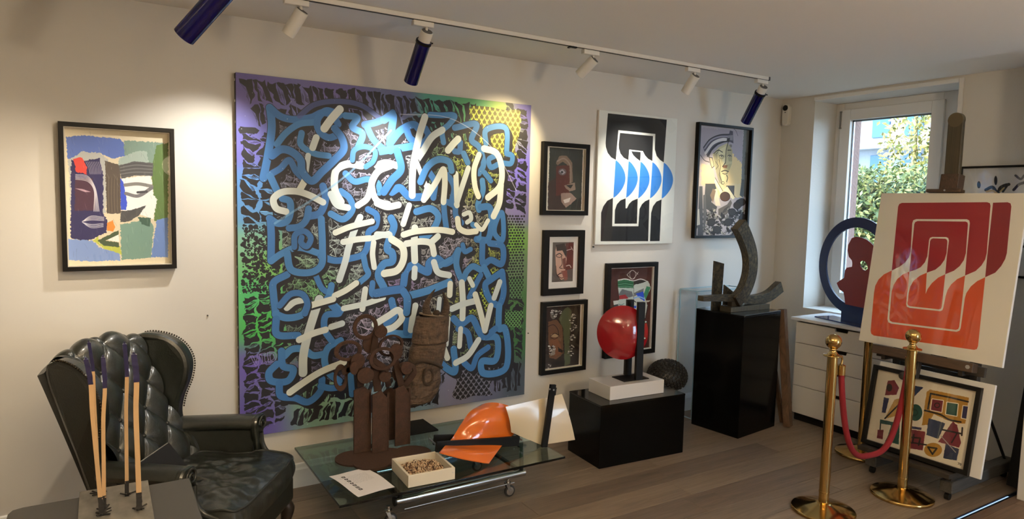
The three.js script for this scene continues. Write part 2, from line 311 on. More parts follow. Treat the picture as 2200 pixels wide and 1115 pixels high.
// ---------------------------------------------------------------- the large canvas
const BIG = { x0: 0.598, x1: 2.362, y0: 0.339, y1: 2.218, z: 0.04 };
const bigTex = (() => {
  const pl = wallPlane(BIG.x0, BIG.x1, BIG.y0, BIG.y1, BIG.z, 1900);
  return canvasTex(pl.cw, pl.ch, (ctx, W, H) => {
    const R = rng(5);
    const anchors = [ // u, v, line colour
      [0.02, 0.02, 104, 92, 158], [0.3, 0.02, 108, 98, 160], [0.5, 0.03, 96, 100, 150], [0.62, 0.03, 80, 160, 140], [0.76, 0.04, 96, 178, 120], [0.88, 0.07, 176, 206, 70], [0.98, 0.03, 84, 76, 150],
      [0.02, 0.2, 110, 104, 190], [0.03, 0.3, 86, 146, 214], [0.04, 0.38, 92, 150, 216], [0.04, 0.45, 140, 196, 160], [0.08, 0.52, 130, 196, 104], [0.04, 0.6, 84, 200, 120], [0.06, 0.7, 76, 200, 84], [0.14, 0.74, 80, 180, 90],
      [0.04, 0.8, 112, 92, 190], [0.15, 0.85, 112, 96, 180], [0.04, 0.96, 100, 84, 172], [0.2, 0.9, 120, 170, 130], [0.3, 0.93, 156, 196, 170], [0.42, 0.95, 160, 194, 206], [0.55, 0.95, 150, 184, 206], [0.7, 0.94, 128, 128, 160], [0.85, 0.93, 104, 104, 132], [0.97, 0.95, 74, 86, 100],
      [0.97, 0.8, 58, 112, 60], [0.96, 0.68, 74, 124, 66], [0.96, 0.55, 110, 140, 100], [0.94, 0.45, 120, 180, 60], [0.96, 0.36, 130, 120, 180], [0.97, 0.22, 112, 104, 214], [0.9, 0.28, 130, 120, 220],
    ];
    const mid = [[0.25, 0.25, 150, 150, 190], [0.45, 0.2, 196, 186, 220], [0.62, 0.25, 150, 200, 160], [0.75, 0.25, 206, 226, 96], [0.7, 0.4, 190, 186, 220], [0.3, 0.5, 190, 206, 206], [0.5, 0.45, 214, 220, 206], [0.5, 0.62, 170, 150, 206], [0.72, 0.55, 176, 166, 214], [0.82, 0.55, 200, 220, 84], [0.75, 0.66, 196, 210, 100], [0.4, 0.72, 190, 180, 206], [0.25, 0.6, 130, 196, 130], [0.3, 0.78, 110, 100, 140], [0.6, 0.78, 200, 210, 214], [0.8, 0.8, 130, 160, 110]];
    const field = (set, u, v) => { let r = 0, g = 0, b = 0, w = 0; for (const [a, c, x, y, z] of set) { const k = 1 / (Math.pow((a - u) ** 2 + (c - v) ** 2, 1.6) + 1e-5); r += k * x; g += k * y; b += k * z; w += k; } return [r / w, g / w, b / w]; };
    const css = (c, k = 1) => `rgb(${c.map((x) => Math.round(Math.min(255, x * k))).join(',')})`;
    // sprayed ground
    const small = document.createElement('canvas'); small.width = 120; small.height = 128; const sc = small.getContext('2d');
    for (let y = 0; y < 128; y++) for (let x = 0; x < 120; x++) { sc.fillStyle = css(field(anchors, x / 119, y / 127), 0.92); sc.fillRect(x, y, 1, 1); }
    ctx.imageSmoothingEnabled = true; ctx.drawImage(small, 0, 0, W, H);
    const INK = '#14121a';
    // dark middle
    ctx.fillStyle = INK; ctx.beginPath();
    const blob = [[0.11, 0.12], [0.3, 0.1], [0.52, 0.1], [0.7, 0.11], [0.8, 0.15], [0.9, 0.18], [0.9, 0.36], [0.9, 0.6], [0.88, 0.8], [0.93, 0.87], [0.7, 0.87], [0.5, 0.88], [0.32, 0.88], [0.2, 0.84], [0.14, 0.72], [0.12, 0.55], [0.1, 0.4], [0.1, 0.25]];
    smooth2(blob.map(([x, y]) => [x * W, y * H]), 8).forEach(([x, y], i) => (i ? ctx.lineTo(x, y) : ctx.moveTo(x, y))); ctx.closePath(); ctx.fill();
    // web of fine pale lines: jittered cells, each with fans, arcs, ladders or scales
    const CS = 36, cols = Math.ceil(W / CS), rows = Math.ceil(H / CS), pt = [];
    for (let j = 0; j <= rows; j++) { pt.push([]); for (let i = 0; i <= cols; i++) pt[j].push([(i + (j % 2) * 0.5 + (R() - 0.5) * 0.8) * CS, (j + (R() - 0.5) * 0.8) * CS]); }
    const inside = (x, y) => x > 0.115 * W && x < 0.9 * W && y > 0.11 * H && y < 0.875 * H;
    for (let j = 0; j < rows; j++) for (let i = 0; i < cols; i++) {
      const [a, b, c, d] = [pt[j][i], pt[j][i + 1], pt[j + 1][i + 1], pt[j + 1][i]], cx = (a[0] + c[0]) / 2, cy = (a[1] + c[1]) / 2;
      if (!inside(cx, cy)) continue;
      const col = css(field(mid, cx / W, cy / H), 0.9); ctx.strokeStyle = col; ctx.fillStyle = col; ctx.lineWidth = 2 + R() * 1.6;
      ctx.beginPath(); ctx.moveTo(...a); ctx.quadraticCurveTo(cx, cy, ...b); ctx.moveTo(...a); ctx.quadraticCurveTo(cx - 8, cy, ...d); ctx.stroke();
      const kind = Math.floor(R() * 5); ctx.lineWidth = 1.4 + R();
      ctx.beginPath();
      if (kind === 0) for (let q = 0; q <= 5; q++) { const t = q / 5; ctx.moveTo(...a); ctx.lineTo(b[0] + (c[0] - b[0]) * t, b[1] + (c[1] - b[1]) * t); }
      else if (kind === 1) for (let q = 1; q < 5; q++) { ctx.moveTo(a[0] + (d[0] - a[0]) * q / 5, a[1] + (d[1] - a[1]) * q / 5); ctx.quadraticCurveTo(cx, cy, b[0] + (c[0] - b[0]) * q / 5, b[1] + (c[1] - b[1]) * q / 5); }
      else if (kind === 2) for (let q = 1; q < 4; q++) { ctx.moveTo(cx + q * 5, cy); ctx.arc(cx, cy, q * 5, 0, 6.28); }
      else if (kind === 3) for (let q = 0; q < 4; q++) { const x = a[0] + q * CS / 4; ctx.moveTo(x, cy - 14); ctx.arc(x, cy - 14, 9, 0, 3.14); ctx.moveTo(x + 5, cy); ctx.arc(x + 5, cy, 9, 0, 3.14); }
      else { ctx.moveTo(cx, a[1] + 4); ctx.bezierCurveTo(cx + 20, cy - 10, cx - 20, cy + 10, cx, d[1] - 4); ctx.moveTo(cx - 12, a[1]); ctx.bezierCurveTo(cx + 8, cy - 10, cx - 30, cy + 10, cx - 12, d[1]); }
      ctx.stroke();
    }
    // tightly packed dark cells, wavy and pointing outwards, leave a net of painted lines
    const cell = (q) => { // q: outer pair, then inner pair of corners
      const c = [0, 1].map((k) => (q[0][k] + q[1][k] + q[2][k] + q[3][k]) / 4), kq = [0.80 + 0.18 * R(), 0.80 + 0.18 * R(), 0.55 + 0.38 * R(), 0.55 + 0.38 * R()], P = [];
      const s4 = q.map((p, i) => [c[0] + (p[0] - c[0]) * kq[i], c[1] + (p[1] - c[1]) * kq[i]]);
      for (let e = 0; e < 4; e++) { const a = s4[e], b = s4[(e + 1) % 4]; for (let i = 0; i < 6; i++) { const t = i / 6, x = a[0] + (b[0] - a[0]) * t, y = a[1] + (b[1] - a[1]) * t; P.push([x + 20 * noise(x / 40, y / 40, 3) + 9 * noise(x / 13, y / 13, 9), y + 18 * noise(x / 40, y / 40, 7) + 7 * noise(x / 14, y / 14, 5)]); } }
      ctx.beginPath(); P.forEach(([x, y], i) => (i ? ctx.lineTo(x, y) : ctx.moveTo(x, y))); ctx.closePath(); ctx.fillStyle = INK; ctx.fill();
      ctx.save(); ctx.clip(); ctx.strokeStyle = css(field(anchors, c[0] / W, c[1] / H), 1.1); ctx.lineWidth = 2; ctx.beginPath();
      const side = R() < 0.5 ? [P[6], P[12]] : [P[23], P[18]], n = Math.round(Math.hypot(side[0][0] - side[1][0], side[0][1] - side[1][1]) / 6.5);
      for (let i = 0; i < n; i++) { const t = i / n, x = side[0][0] + (side[1][0] - side[0][0]) * t, y = side[0][1] + (side[1][1] - side[0][1]) * t; ctx.moveTo(x - (c[0] - x) * 0.4, y - (c[1] - y) * 0.4); ctx.lineTo(x + (c[0] - x) * 0.55 + 3, y + (c[1] - y) * 0.4 + 4); }
      ctx.stroke(); ctx.restore();
    };
    const band = (fn, n, m, skew, lean = 0) => { // fn(s, d) -> canvas point, s along the edge, d inwards
      const jit = []; for (let j = 0; j <= m; j++) { jit.push([]); for (let i = 0; i <= n; i++) jit[j].push([(R() - 0.5) * 0.5, (R() - 0.5) * (j && j < m ? 0.5 : 0.05)]); }
      const at = (i, j) => fn((i + jit[j][i][0] + skew * j * (i / n - 0.5) * 2 + lean * j + 0.35 * Math.sin(i * 1.7 + j)) / n, (j + jit[j][i][1]) / m);
      for (let j = 0; j < m; j++) for (let i = 0; i < n; i++) cell([at(i, j), at(i + 1, j), at(i + 1, j + 1), at(i, j + 1)]);
    };
    band((s, d) => [(0.012 + s * 0.755) * W, (0.012 + d * 0.13) * H], 31, 2, 0.15, 0.9);
    band((s, d) => [(0.012 + d * 0.115) * W, (0.135 + s * 0.265) * H], 12, 2, 0.15, 0.6);
    band((s, d) => [(0.012 + d * 0.13) * W, (0.60 + s * 0.385) * H], 19, 3, 0.05, -0.4);
    band((s, d) => [(0.14 + s * 0.50) * W, (0.988 - d * 0.115) * H], 23, 2, 0.1, 0.9);
    band((s, d) => [(0.86 + s * 0.128) * W, (0.875 + d * 0.113) * H], 6, 1, 0);
    band((s, d) => [(0.988 - d * 0.10) * W, (0.02 + s * 0.35) * H], 14, 2, 0.15, -0.6);
    band((s, d) => [(0.988 - d * 0.095) * W, (0.655 + s * 0.225) * H], 10, 2, 0.15, -0.8);
    const reground = (u0, u1, v0, v1) => { ctx.save(); ctx.beginPath(); ctx.rect(u0 * W, v0 * H, (u1 - u0) * W, (v1 - v0) * H); ctx.clip(); ctx.drawImage(small, 0, 0, W, H); ctx.restore(); };
    reground(0, 0.125, 0.402, 0.598); reground(0.892, 1, 0.37, 0.60);
    // dotted field on the left edge
    for (let i = 0; i < 900; i++) { const u = 0.012 + R() * 0.105, v = 0.405 + R() * 0.19, r = 3 + 10 * R() * R() * R() * 1.4; ctx.fillStyle = INK; ctx.beginPath(); ctx.arc(u * W, v * H, r, 0, 6.3); ctx.fill(); }
    // fine honeycomb and net on the right edge
    for (let v = 0.375, j = 0; v < 0.6; v += 0.0095, j++) for (let u = 0.895 + (j % 2) * 0.006; u < 0.985; u += 0.012) { ctx.fillStyle = INK; ctx.beginPath(); ctx.ellipse((u + 0.003 * R()) * W, v * H, 7 + 3 * R(), 6 + 2 * R(), 0, 0, 6.3); ctx.fill(); }
    const scales = (u0, u1, v0, v1, rx, ry, line, ink, wdt) => {
      ctx.save(); ctx.beginPath(); smooth2([[0.02, 0.06], [0.3, 0.0], [0.75, 0.03], [0.98, 0.0], [1.0, 0.45], [0.9, 0.8], [0.98, 1.0], [0.5, 0.94], [0.2, 1.0], [0.0, 0.86], [0.1, 0.5]].map(([a, b]) => [(u0 + (u1 - u0) * a) * W, (v0 + (v1 - v0) * b) * H]), 6).forEach(([x, y], i) => (i ? ctx.lineTo(x, y) : ctx.moveTo(x, y))); ctx.closePath(); ctx.clip(); ctx.fillStyle = ink; ctx.fillRect(u0 * W, v0 * H, (u1 - u0) * W, (v1 - v0) * H); ctx.strokeStyle = line; ctx.lineWidth = wdt;
      for (let j = -1, y = v0 * H; y < v1 * H + ry; y += ry, j++) for (let x = u0 * W + (j & 1) * rx; x < u1 * W + 2 * rx; x += 2 * rx) { ctx.beginPath(); ctx.moveTo(x - rx, y - ry * 0.2); ctx.quadraticCurveTo(x - rx * 0.8, y + ry, x, y + ry * 1.2); ctx.quadraticCurveTo(x + rx * 0.8, y + ry, x + rx, y - ry * 0.2); ctx.stroke(); }
      ctx.restore();
    };
    scales(0.745, 0.955, 0.02, 0.18, 20, 30, 'rgb(206,220,92)', 'rgb(84,78,30)', 6);
    scales(0.70, 0.865, 0.865, 0.985, 20, 24, 'rgb(140,140,158)', '#0c0a14', 4);
    scales(0.895, 0.985, 0.585, 0.66, 13, 17, 'rgb(92,136,84)', '#0d1410', 5);
    scales(0.72, 0.86, 0.555, 0.70, 15, 17, 'rgb(176,200,72)', '#1a1c10', 4.5);
    scales(0.895, 0.985, 0.70, 0.76, 13, 14, 'rgb(104,160,92)', '#0d1410', 5);
    // painted words in the pattern
    ctx.strokeStyle = 'rgb(120,190,120)'; ctx.lineWidth = 3; ctx.font = 'bold 62px sans-serif'; ctx.save(); ctx.translate(0.19 * W, 0.615 * H); ctx.rotate(-0.1); ctx.strokeText('LOVE', 0, 0); ctx.restore();
    ctx.strokeStyle = 'rgb(140,128,196)'; ctx.save(); ctx.font = 'bold 84px sans-serif'; ctx.translate(0.035 * W, 0.80 * H); ctx.rotate(-0.12); ctx.strokeText('VIDE', 0, 0); ctx.restore();
    ctx.font = 'bold 56px sans-serif'; ctx.strokeStyle = 'rgb(110,104,140)'; ctx.strokeText('MARES', 0.155 * W, 0.735 * H);

    // --- the traced strokes: tiles of the photograph they were read from
    const T = { A: [500, 150, 4.13], B: [810, 170, 4.13], C: [500, 400, 4.13], D: [810, 400, 4.13], E: [500, 640, 3.715], F: [810, 600, 4.13] };
    const blue = [
      ['A', 60, [270, 960, 310, 760, 345, 500, 328, 335]], ['A', 56, [330, 335, 420, 410, 540, 440, 700, 420, 800, 378, 885, 405, 935, 480]], ['A', 50, [390, 660, 470, 560, 590, 480, 720, 465]],
      ['A', 62, [345, 760, 430, 705, 520, 725, 600, 800, 615, 900, 700, 985, 790, 905, 900, 800, 985, 700, 965, 600, 905, 520]], ['A', 56, [1000, 405, 1105, 425, 1060, 505, 1150, 565, 1110, 690]],
      ['A', 42, [590, 410, 720, 310, 920, 278, 1130, 310, 1310, 430], 'p'], ['A', 50, [335, 925, 420, 875, 500, 800, 560, 900, 625, 965]], ['A', 56, [330, 940, 390, 1070]],
      ['A', 56, [950, 400, 830, 362, 752, 440, 765, 540, 850, 600, 950, 565]], ['A', 50, [610, 560, 602, 660, 720, 740, 850, 762]], ['A', 44, [1060, 800, 1078, 712, 1170, 680, 1262, 722, 1245, 810, 1180, 860]],
      ['A', 58, [1170, 485, 1270, 465, 1370, 420, 1420, 380]], ['B', 56, [60, 360, 140, 315, 130, 440, 115, 560]], ['A', 56, [1190, 505, 1250, 620, 1340, 700, 1400, 720]], ['A', 52, [1000, 920, 1080, 990, 1200, 970, 1290, 1010, 1300, 1090]],
      ['B', 54, [110, 575, 215, 450, 330, 402, 370, 440]], ['B', 52, [260, 440, 300, 530, 400, 568, 455, 500, 430, 440]], ['B', 54, [30, 640, 200, 612, 320, 592]], ['B', 56, [180, 640, 212, 800, 130, 895, 60, 1000]],
      ['B', 44, [470, 315, 560, 320, 690, 325, 640, 400, 580, 460, 590, 560]], ['B', 48, [690, 430, 885, 402, 840, 540, 905, 600, 945, 760, 905, 835]], ['B', 46, [740, 560, 730, 640, 690, 640]],
      ['B', 46, [968, 570, 965, 455, 1140, 432, 1152, 660]], ['B', 44, [1150, 660, 1200, 680, 1190, 745, 1100, 745, 1010, 780, 992, 715, 1045, 680]], ['B', 52, [385, 910, 450, 775, 545, 712, 640, 735, 662, 810]],
      ['B', 50, [460, 820, 512, 910, 500, 1050]], ['B', 46, [632, 850, 682, 960, 660, 1090]], ['B', 48, [770, 660, 805, 740]], ['B', 58, [130, 1000, 200, 965, 285, 1040, 410, 1045]], ['B', 48, [935, 900, 940, 990, 895, 1115, 905, 1160]], ['B', 44, [955, 830, 1010, 900]],
      ['C', 60, [800, 0, 822, 110, 770, 240, 680, 265]], ['C', 54, [440, 110, 500, 130, 512, 210, 480, 310, 400, 330, 325, 285]], ['C', 56, [332, 290, 340, 430, 338, 660]], ['C', 52, [338, 665, 430, 600, 570, 545, 780, 600]],
      ['C', 54, [500, 372, 590, 358, 650, 300, 672, 200]], ['C', 46, [545, 540, 555, 430, 635, 400, 692, 460, 655, 535, 605, 500, 610, 455]], ['C', 56, [785, 290, 795, 560, 785, 700, 700, 762, 520, 742, 480, 590]],
      ['C', 54, [780, 620, 905, 660, 1050, 640, 1160, 600, 1205, 490, 1205, 410, 1268, 350, 1275, 255, 1200, 205]], ['C', 54, [870, 245, 980, 292, 1062, 205, 1035, 105, 960, 45]], ['C', 56, [380, 1120, 360, 960, 362, 855, 480, 785]],
      ['C', 50, [415, 1060, 520, 955, 620, 962, 662, 1050, 640, 1130]], ['C', 50, [1160, 620, 1180, 720, 1202, 780, 1130, 850]], ['C', 46, [735, 790, 790, 905, 835, 940]], ['C', 54, [875, 880, 862, 1000, 955, 1110]], ['C', 50, [1240, 860, 1240, 960, 1370, 930]],
      ['D', 60, [-10, 950, 130, 925, 215, 915]], ['D', 56, [60, 900, 12, 785, 60, 690, 135, 665, 132, 590, 92, 560, 110, 470, 150, 350, 125, 285]], ['D', 56, [235, 870, 260, 745, 322, 700, 400, 742, 455, 760, 462, 680, 530, 642, 600, 685, 680, 640, 722, 570]],
      ['D', 52, [350, 225, 480, 200, 542, 262, 520, 345, 430, 450, 400, 440]], ['D', 46, [592, 150, 600, 260, 615, 370]], ['D', 46, [625, 140, 690, 180, 700, 260, 750, 325]], ['D', 50, [720, 570, 705, 700, 760, 832, 795, 760, 850, 712, 920, 742]],
      ['D', 54, [885, 470, 985, 470, 1000, 190, 920, 185]], ['D', 44, [850, 340, 900, 380, 905, 460]], ['D', 44, [1108, 235, 1112, 480, 1050, 430, 1042, 372, 1085, 255], 'c'], ['D', 52, [935, 500, 945, 690, 1010, 655, 1105, 690, 1112, 535, 1000, 505]],
      ['D', 52, [950, 720, 1000, 820]], ['D', 54, [1110, 760, 1010, 830, 962, 872, 1000, 1000, 1080, 1055, 1122, 960, 1115, 780]], ['D', 58, [270, 975, 440, 930, 640, 852]], ['D', 56, [235, 935, 270, 1000, 262, 1120]], ['D', 46, [820, 985, 882, 860, 920, 790]], ['D', 44, [560, 705, 650, 650]], ['D', 40, [760, 520, 780, 580, 830, 560]],
      ['F', 56, [1085, 240, 1080, 330, 1088, 440, 1130, 432, 1140, 792, 940, 830, 930, 732, 1050, 718, 1062, 520, 965, 512]], ['F', 54, [680, 350, 740, 400, 840, 345, 900, 450, 950, 512, 1050, 440]], ['F', 48, [720, 440, 800, 470, 832, 600]], ['F', 54, [565, 745, 640, 805, 690, 822, 680, 620]],
      ['F', 48, [775, 745, 840, 790, 890, 680, 985, 605]], ['F', 56, [90, 470, 180, 485, 320, 490]], ['F', 52, [130, 190, 152, 330, 85, 390]], ['F', 56, [265, 150, 268, 300, 262, 470]],
      ['E', 50, [340, 130, 430, 160, 560, 130, 605, 40]], ['E', 50, [345, 170, 352, 290, 520, 300]], ['E', 50, [410, 465, 470, 412, 560, 410, 640, 460, 722, 450]], ['E', 50, [388, 425, 402, 545, 482, 572, 440, 662, 302, 660, 288, 600, 350, 530]],
      ['E', 50, [370, 680, 382, 782, 500, 800, 600, 832, 700, 742, 712, 650]], ['E', 50, [860, 340, 760, 400, 732, 500, 770, 602, 850, 665]], ['E', 48, [755, 0, 790, 60, 850, 122, 745, 140, 732, 250, 790, 345]], ['E', 46, [940, 620, 952, 770]], ['E', 46, [700, 705, 780, 722, 865, 712]],
    ];
    const white = [
      ['A', 78, [812, 520, 870, 440, 950, 348]], ['A', 66, [740, 600, 708, 690]], ['A', 54, [668, 760, 648, 900]], ['A', 66, [640, 980, 590, 1070]],
      ['C', 64, [470, 225, 385, 195, 360, 115, 430, 55, 560, 45, 680, 80, 800, 142]], ['A', 74, [1140, 850, 1020, 835, 922, 885, 900, 985, 912, 1085, 960, 1170]], ['C', 66, [870, 70, 925, 165, 1020, 190]],
      ['A', 70, [1400, 850, 1290, 900, 1232, 1010, 1240, 1080]], ['C', 66, [1225, 10, 1190, 110, 1110, 170]], ['C', 66, [1230, 30, 1282, 130, 1380, 160]], ['B', 62, [0, 765, 80, 742, 185, 770]], ['D', 60, [0, 150, 90, 182, 190, 165]],
      ['B', 66, [425, 335, 380, 480, 350, 620, 322, 760, 312, 900, 312, 1030]], ['D', 54, [285, 170, 232, 335]], ['B', 64, [335, 740, 405, 640, 490, 510, 580, 450]], ['B', 44, [345, 720, 400, 860, 440, 960]],
      ['B', 58, [415, 1070, 455, 950, 420, 1060, 520, 920, 590, 800, 602, 900, 590, 1090]], ['B', 54, [710, 1120, 700, 840]], ['B', 54, [810, 790, 760, 940, 705, 1110]], ['B', 56, [905, 670, 862, 800, 872, 960, 900, 1040]],
      ['B', 64, [950, 615, 1060, 655, 1108, 800, 1090, 950, 985, 1050]], ['D', 64, [1100, -10, 1085, 150, 1035, 265]], ['D', 44, [770, 250, 820, 235, 835, 290, 800, 320]], ['D', 56, [715, 290, 730, 370, 790, 405, 880, 400]], ['D', 44, [880, 340, 930, 385, 985, 305]], ['B', 66, [630, 630, 690, 560, 720, 530]],
      ['C', 68, [1130, 275, 1075, 400, 1022, 560, 1000, 660, 945, 830]], ['C', 60, [910, 412, 1040, 360, 1235, 312]], ['C', 62, [980, 495, 1100, 472, 1215, 462]], ['C', 58, [1245, 460, 1380, 420]], ['D', 58, [0, 430, 110, 432]],
      ['D', 66, [130, 470, 225, 540, 235, 645, 180, 745, 65, 775]], ['C', 58, [1250, 500, 1240, 600, 1255, 720]], ['D', 66, [335, 370, 330, 520, 335, 660]], ['D', 56, [335, 730, 330, 810]], ['D', 56, [235, 430, 335, 402, 560, 388, 670, 405]],
      ['D', 60, [260, 510, 400, 490, 480, 510, 505, 600]], ['D', 60, [540, 445, 490, 490]], ['D', 60, [505, 675, 540, 762, 640, 790]],
      ['C', 62, [905, 972, 1000, 925, 1095, 860]], ['C', 62, [1175, 915, 1150, 1090]], ['C', 60, [985, 1085, 1180, 1042, 1335, 990]],
      ['E', 74, [690, 10, 640, 160, 590, 330, 562, 470, 560, 600]], ['E', 60, [455, 755, 560, 680, 700, 592, 885, 515]], ['E', 58, [530, 335, 640, 285, 740, 255]], ['C', 62, [480, 1080, 545, 1030, 620, 1010]], ['E', 56, [785, 232, 872, 205]], ['E', 56, [620, 60, 800, 10]],
      ['F', 60, [-20, 400, 100, 325, 190, 275, 222, 340, 150, 422, 60, 455]], ['F', 58, [340, 235, 315, 340, 300, 450]], ['F', 46, [555, 175, 545, 280]], ['F', 56, [650, 40, 645, 140]], ['F', 52, [630, 350, 612, 580]],
      ['F', 62, [752, 30, 762, 200, 758, 345]], ['F', 60, [665, 262, 760, 222, 885, 190]], ['F', 58, [872, 135, 915, 280, 958, 455]], ['F', 58, [1010, 235, 960, 450]], ['F', 60, [900, 540, 805, 680, 700, 742]], ['F', 56, [1090, 25, 1040, 165]], ['F', 56, [592, 610, 625, 700]], ['F', 50, [742, 440, 732, 595]], ['D', 48, [820, 820, 850, 880]],
    ];
    for (const b of blue) b[1] *= 1.22;
    const pen = painter(ctx, pl);
    const blues = ['#3972b0', '#346aa8', '#3f7ab6', '#366fae', '#427eba'], tintBlue = (i) => blues[i % 5];
    for (const [t, w, a] of [...blue, ...white]) { pen.tile(...T[t]); for (const k of [12, 22, 33]) pen.line(a, w + 4, INK, true, false, k, k); pen.line(a, w + 10, INK); }
    blue.forEach(([t, w, a, f], i) => { pen.tile(...T[t]); if (f === 'p') ctx.globalAlpha = 0.75; pen.line(a, w, f === 'p' ? 'rgb(72,88,150)' : tintBlue(i), true, f === 'c'); ctx.globalAlpha = 1; });
    white.forEach(([t, w, a], i) => { pen.tile(...T[t]); if (i % 4 === 3) pen.line(a, w + 8, INK, true, false, 10, 12); pen.line(a, w, ['#d4dcd8', '#cfdad8', '#c6d3d6', '#dae0d6'][i % 4]); });
    // a few blue strokes pass over the white letters again, with soft over-spray
    for (const i of [3, 10, 18, 24, 30, 36, 37, 41, 45, 46, 60]) { const [t, w, a] = blue[i]; pen.tile(...T[t]); pen.line(a, w + 8, INK, true, false, 9, 10); pen.line(a, w, tintBlue(i)); }
    pen.tile(500, 150, 1).line([340, 130, 240, 230, 90, 330], 5, 'rgba(130,180,220,0.6)').line([360, 95, 470, 105, 560, 170, 610, 260], 2, 'rgba(200,205,225,0.7)');
    for (let i = 0; i < 260; i++) { ctx.fillStyle = 'rgba(220,226,230,0.7)'; ctx.beginPath(); ctx.arc(R() * W, R() * H, 0.8 + 1.6 * R(), 0, 6.3); ctx.fill(); }
  });
})();
{
  const w = BIG.x1 - BIG.x0, h = BIG.y1 - BIG.y0, t = thing('graffiti_painting', 'huge square graffiti painting with white letters and blue loops over black pattern', 'painting', [(BIG.x0 + BIG.x1) / 2, BIG.y0, 0]);
  part('canvas', new THREE.PlaneGeometry(w - 0.002, h - 0.002).translate(0, h / 2, BIG.z + 0.0005), M(0xffffff, 0.55, 0, { map: bigTex }), t);
  part('stretcher', rbox(w, h, BIG.z - 0.003, 0.003, 0, h / 2, BIG.z / 2 + 0.0015), M(lin(0.035, 0.028, 0.026), 0.8), t, 'dark painted canvas edge');
  const sg = box(0.003, 0.012, 0.004); for (let y = 0.06; y < h; y += 0.105) part('staple', sg, steel, t).position.set(-w / 2 - 0.0008, y, 0.022);
}

// ---------------------------------------------------------------- framed pictures on the walls
const frameBlack = MP(lin(0.008, 0.007, 0.006), 0.4, 0, { specularIntensity: 0.4 }), creamCard = M(lin(0.66, 0.60, 0.48), 0.85), whiteCard = M(lin(0.80, 0.78, 0.74), 0.85);
const ringGeo = (w, h, fw, d, bevel = 0.002) => extrude([[-w / 2, 0], [w / 2, 0], [w / 2, h], [-w / 2, h]], d, bevel, [[[-w / 2 + fw, fw], [-w / 2 + fw, h - fw], [w / 2 - fw, h - fw], [w / 2 - fw, fw]]]);
// parts stand in front of the local plane z = 0, base centre at the origin
function fillFrame(t, w, h, o) {
  const { fw = 0.018, depth = 0.035, art, artW, artH, artY, card = creamCard, glass = true, fillet = null } = o;
  part('frame', ringGeo(w, h, fw, depth), o.frameMat ?? frameBlack, t);
  part('mount_board', box(w - 2 * fw + 0.004, h - 2 * fw + 0.004, 0.006, 0, h / 2, 0.005), card, t);
  if (fillet) part('spacer', ringGeo(w - 2 * fw + 0.002, h - 2 * fw + 0.002, 0.005, depth - 0.016, 0).translate(0, fw - 0.001, 0.008), fillet, t, 'pale inner edge of the box frame');
  const aw = artW ?? w - 2 * fw, ah = artH ?? h - 2 * fw, ay = artY ?? h / 2;
  part('artwork', new THREE.PlaneGeometry(aw, ah).translate(o.artX ?? 0, ay, 0.0088), M(0xffffff, 0.75, 0, { map: art }), t);
  if (glass) part('glass', new THREE.PlaneGeometry(w - 2 * fw, h - 2 * fw).translate(0, h / 2, depth - 0.006), paneMat, t);
}
function wallPicture(name, label, x0, x1, y0, y1, o) {
  const t = thing(name, label, 'picture', [(x0 + x1) / 2, y0, 0.002]);
  fillFrame(t, x1 - x0, y1 - y0, o); return t;
}
const C_ = (x0, x1, y0, y1, z, cw, draw) => { const pl = wallPlane(x0, x1, y0, y1, z, cw); return canvasTex(pl.cw, pl.ch, (ctx, W, H) => draw(ctx, W, H, painter(ctx, pl))); };

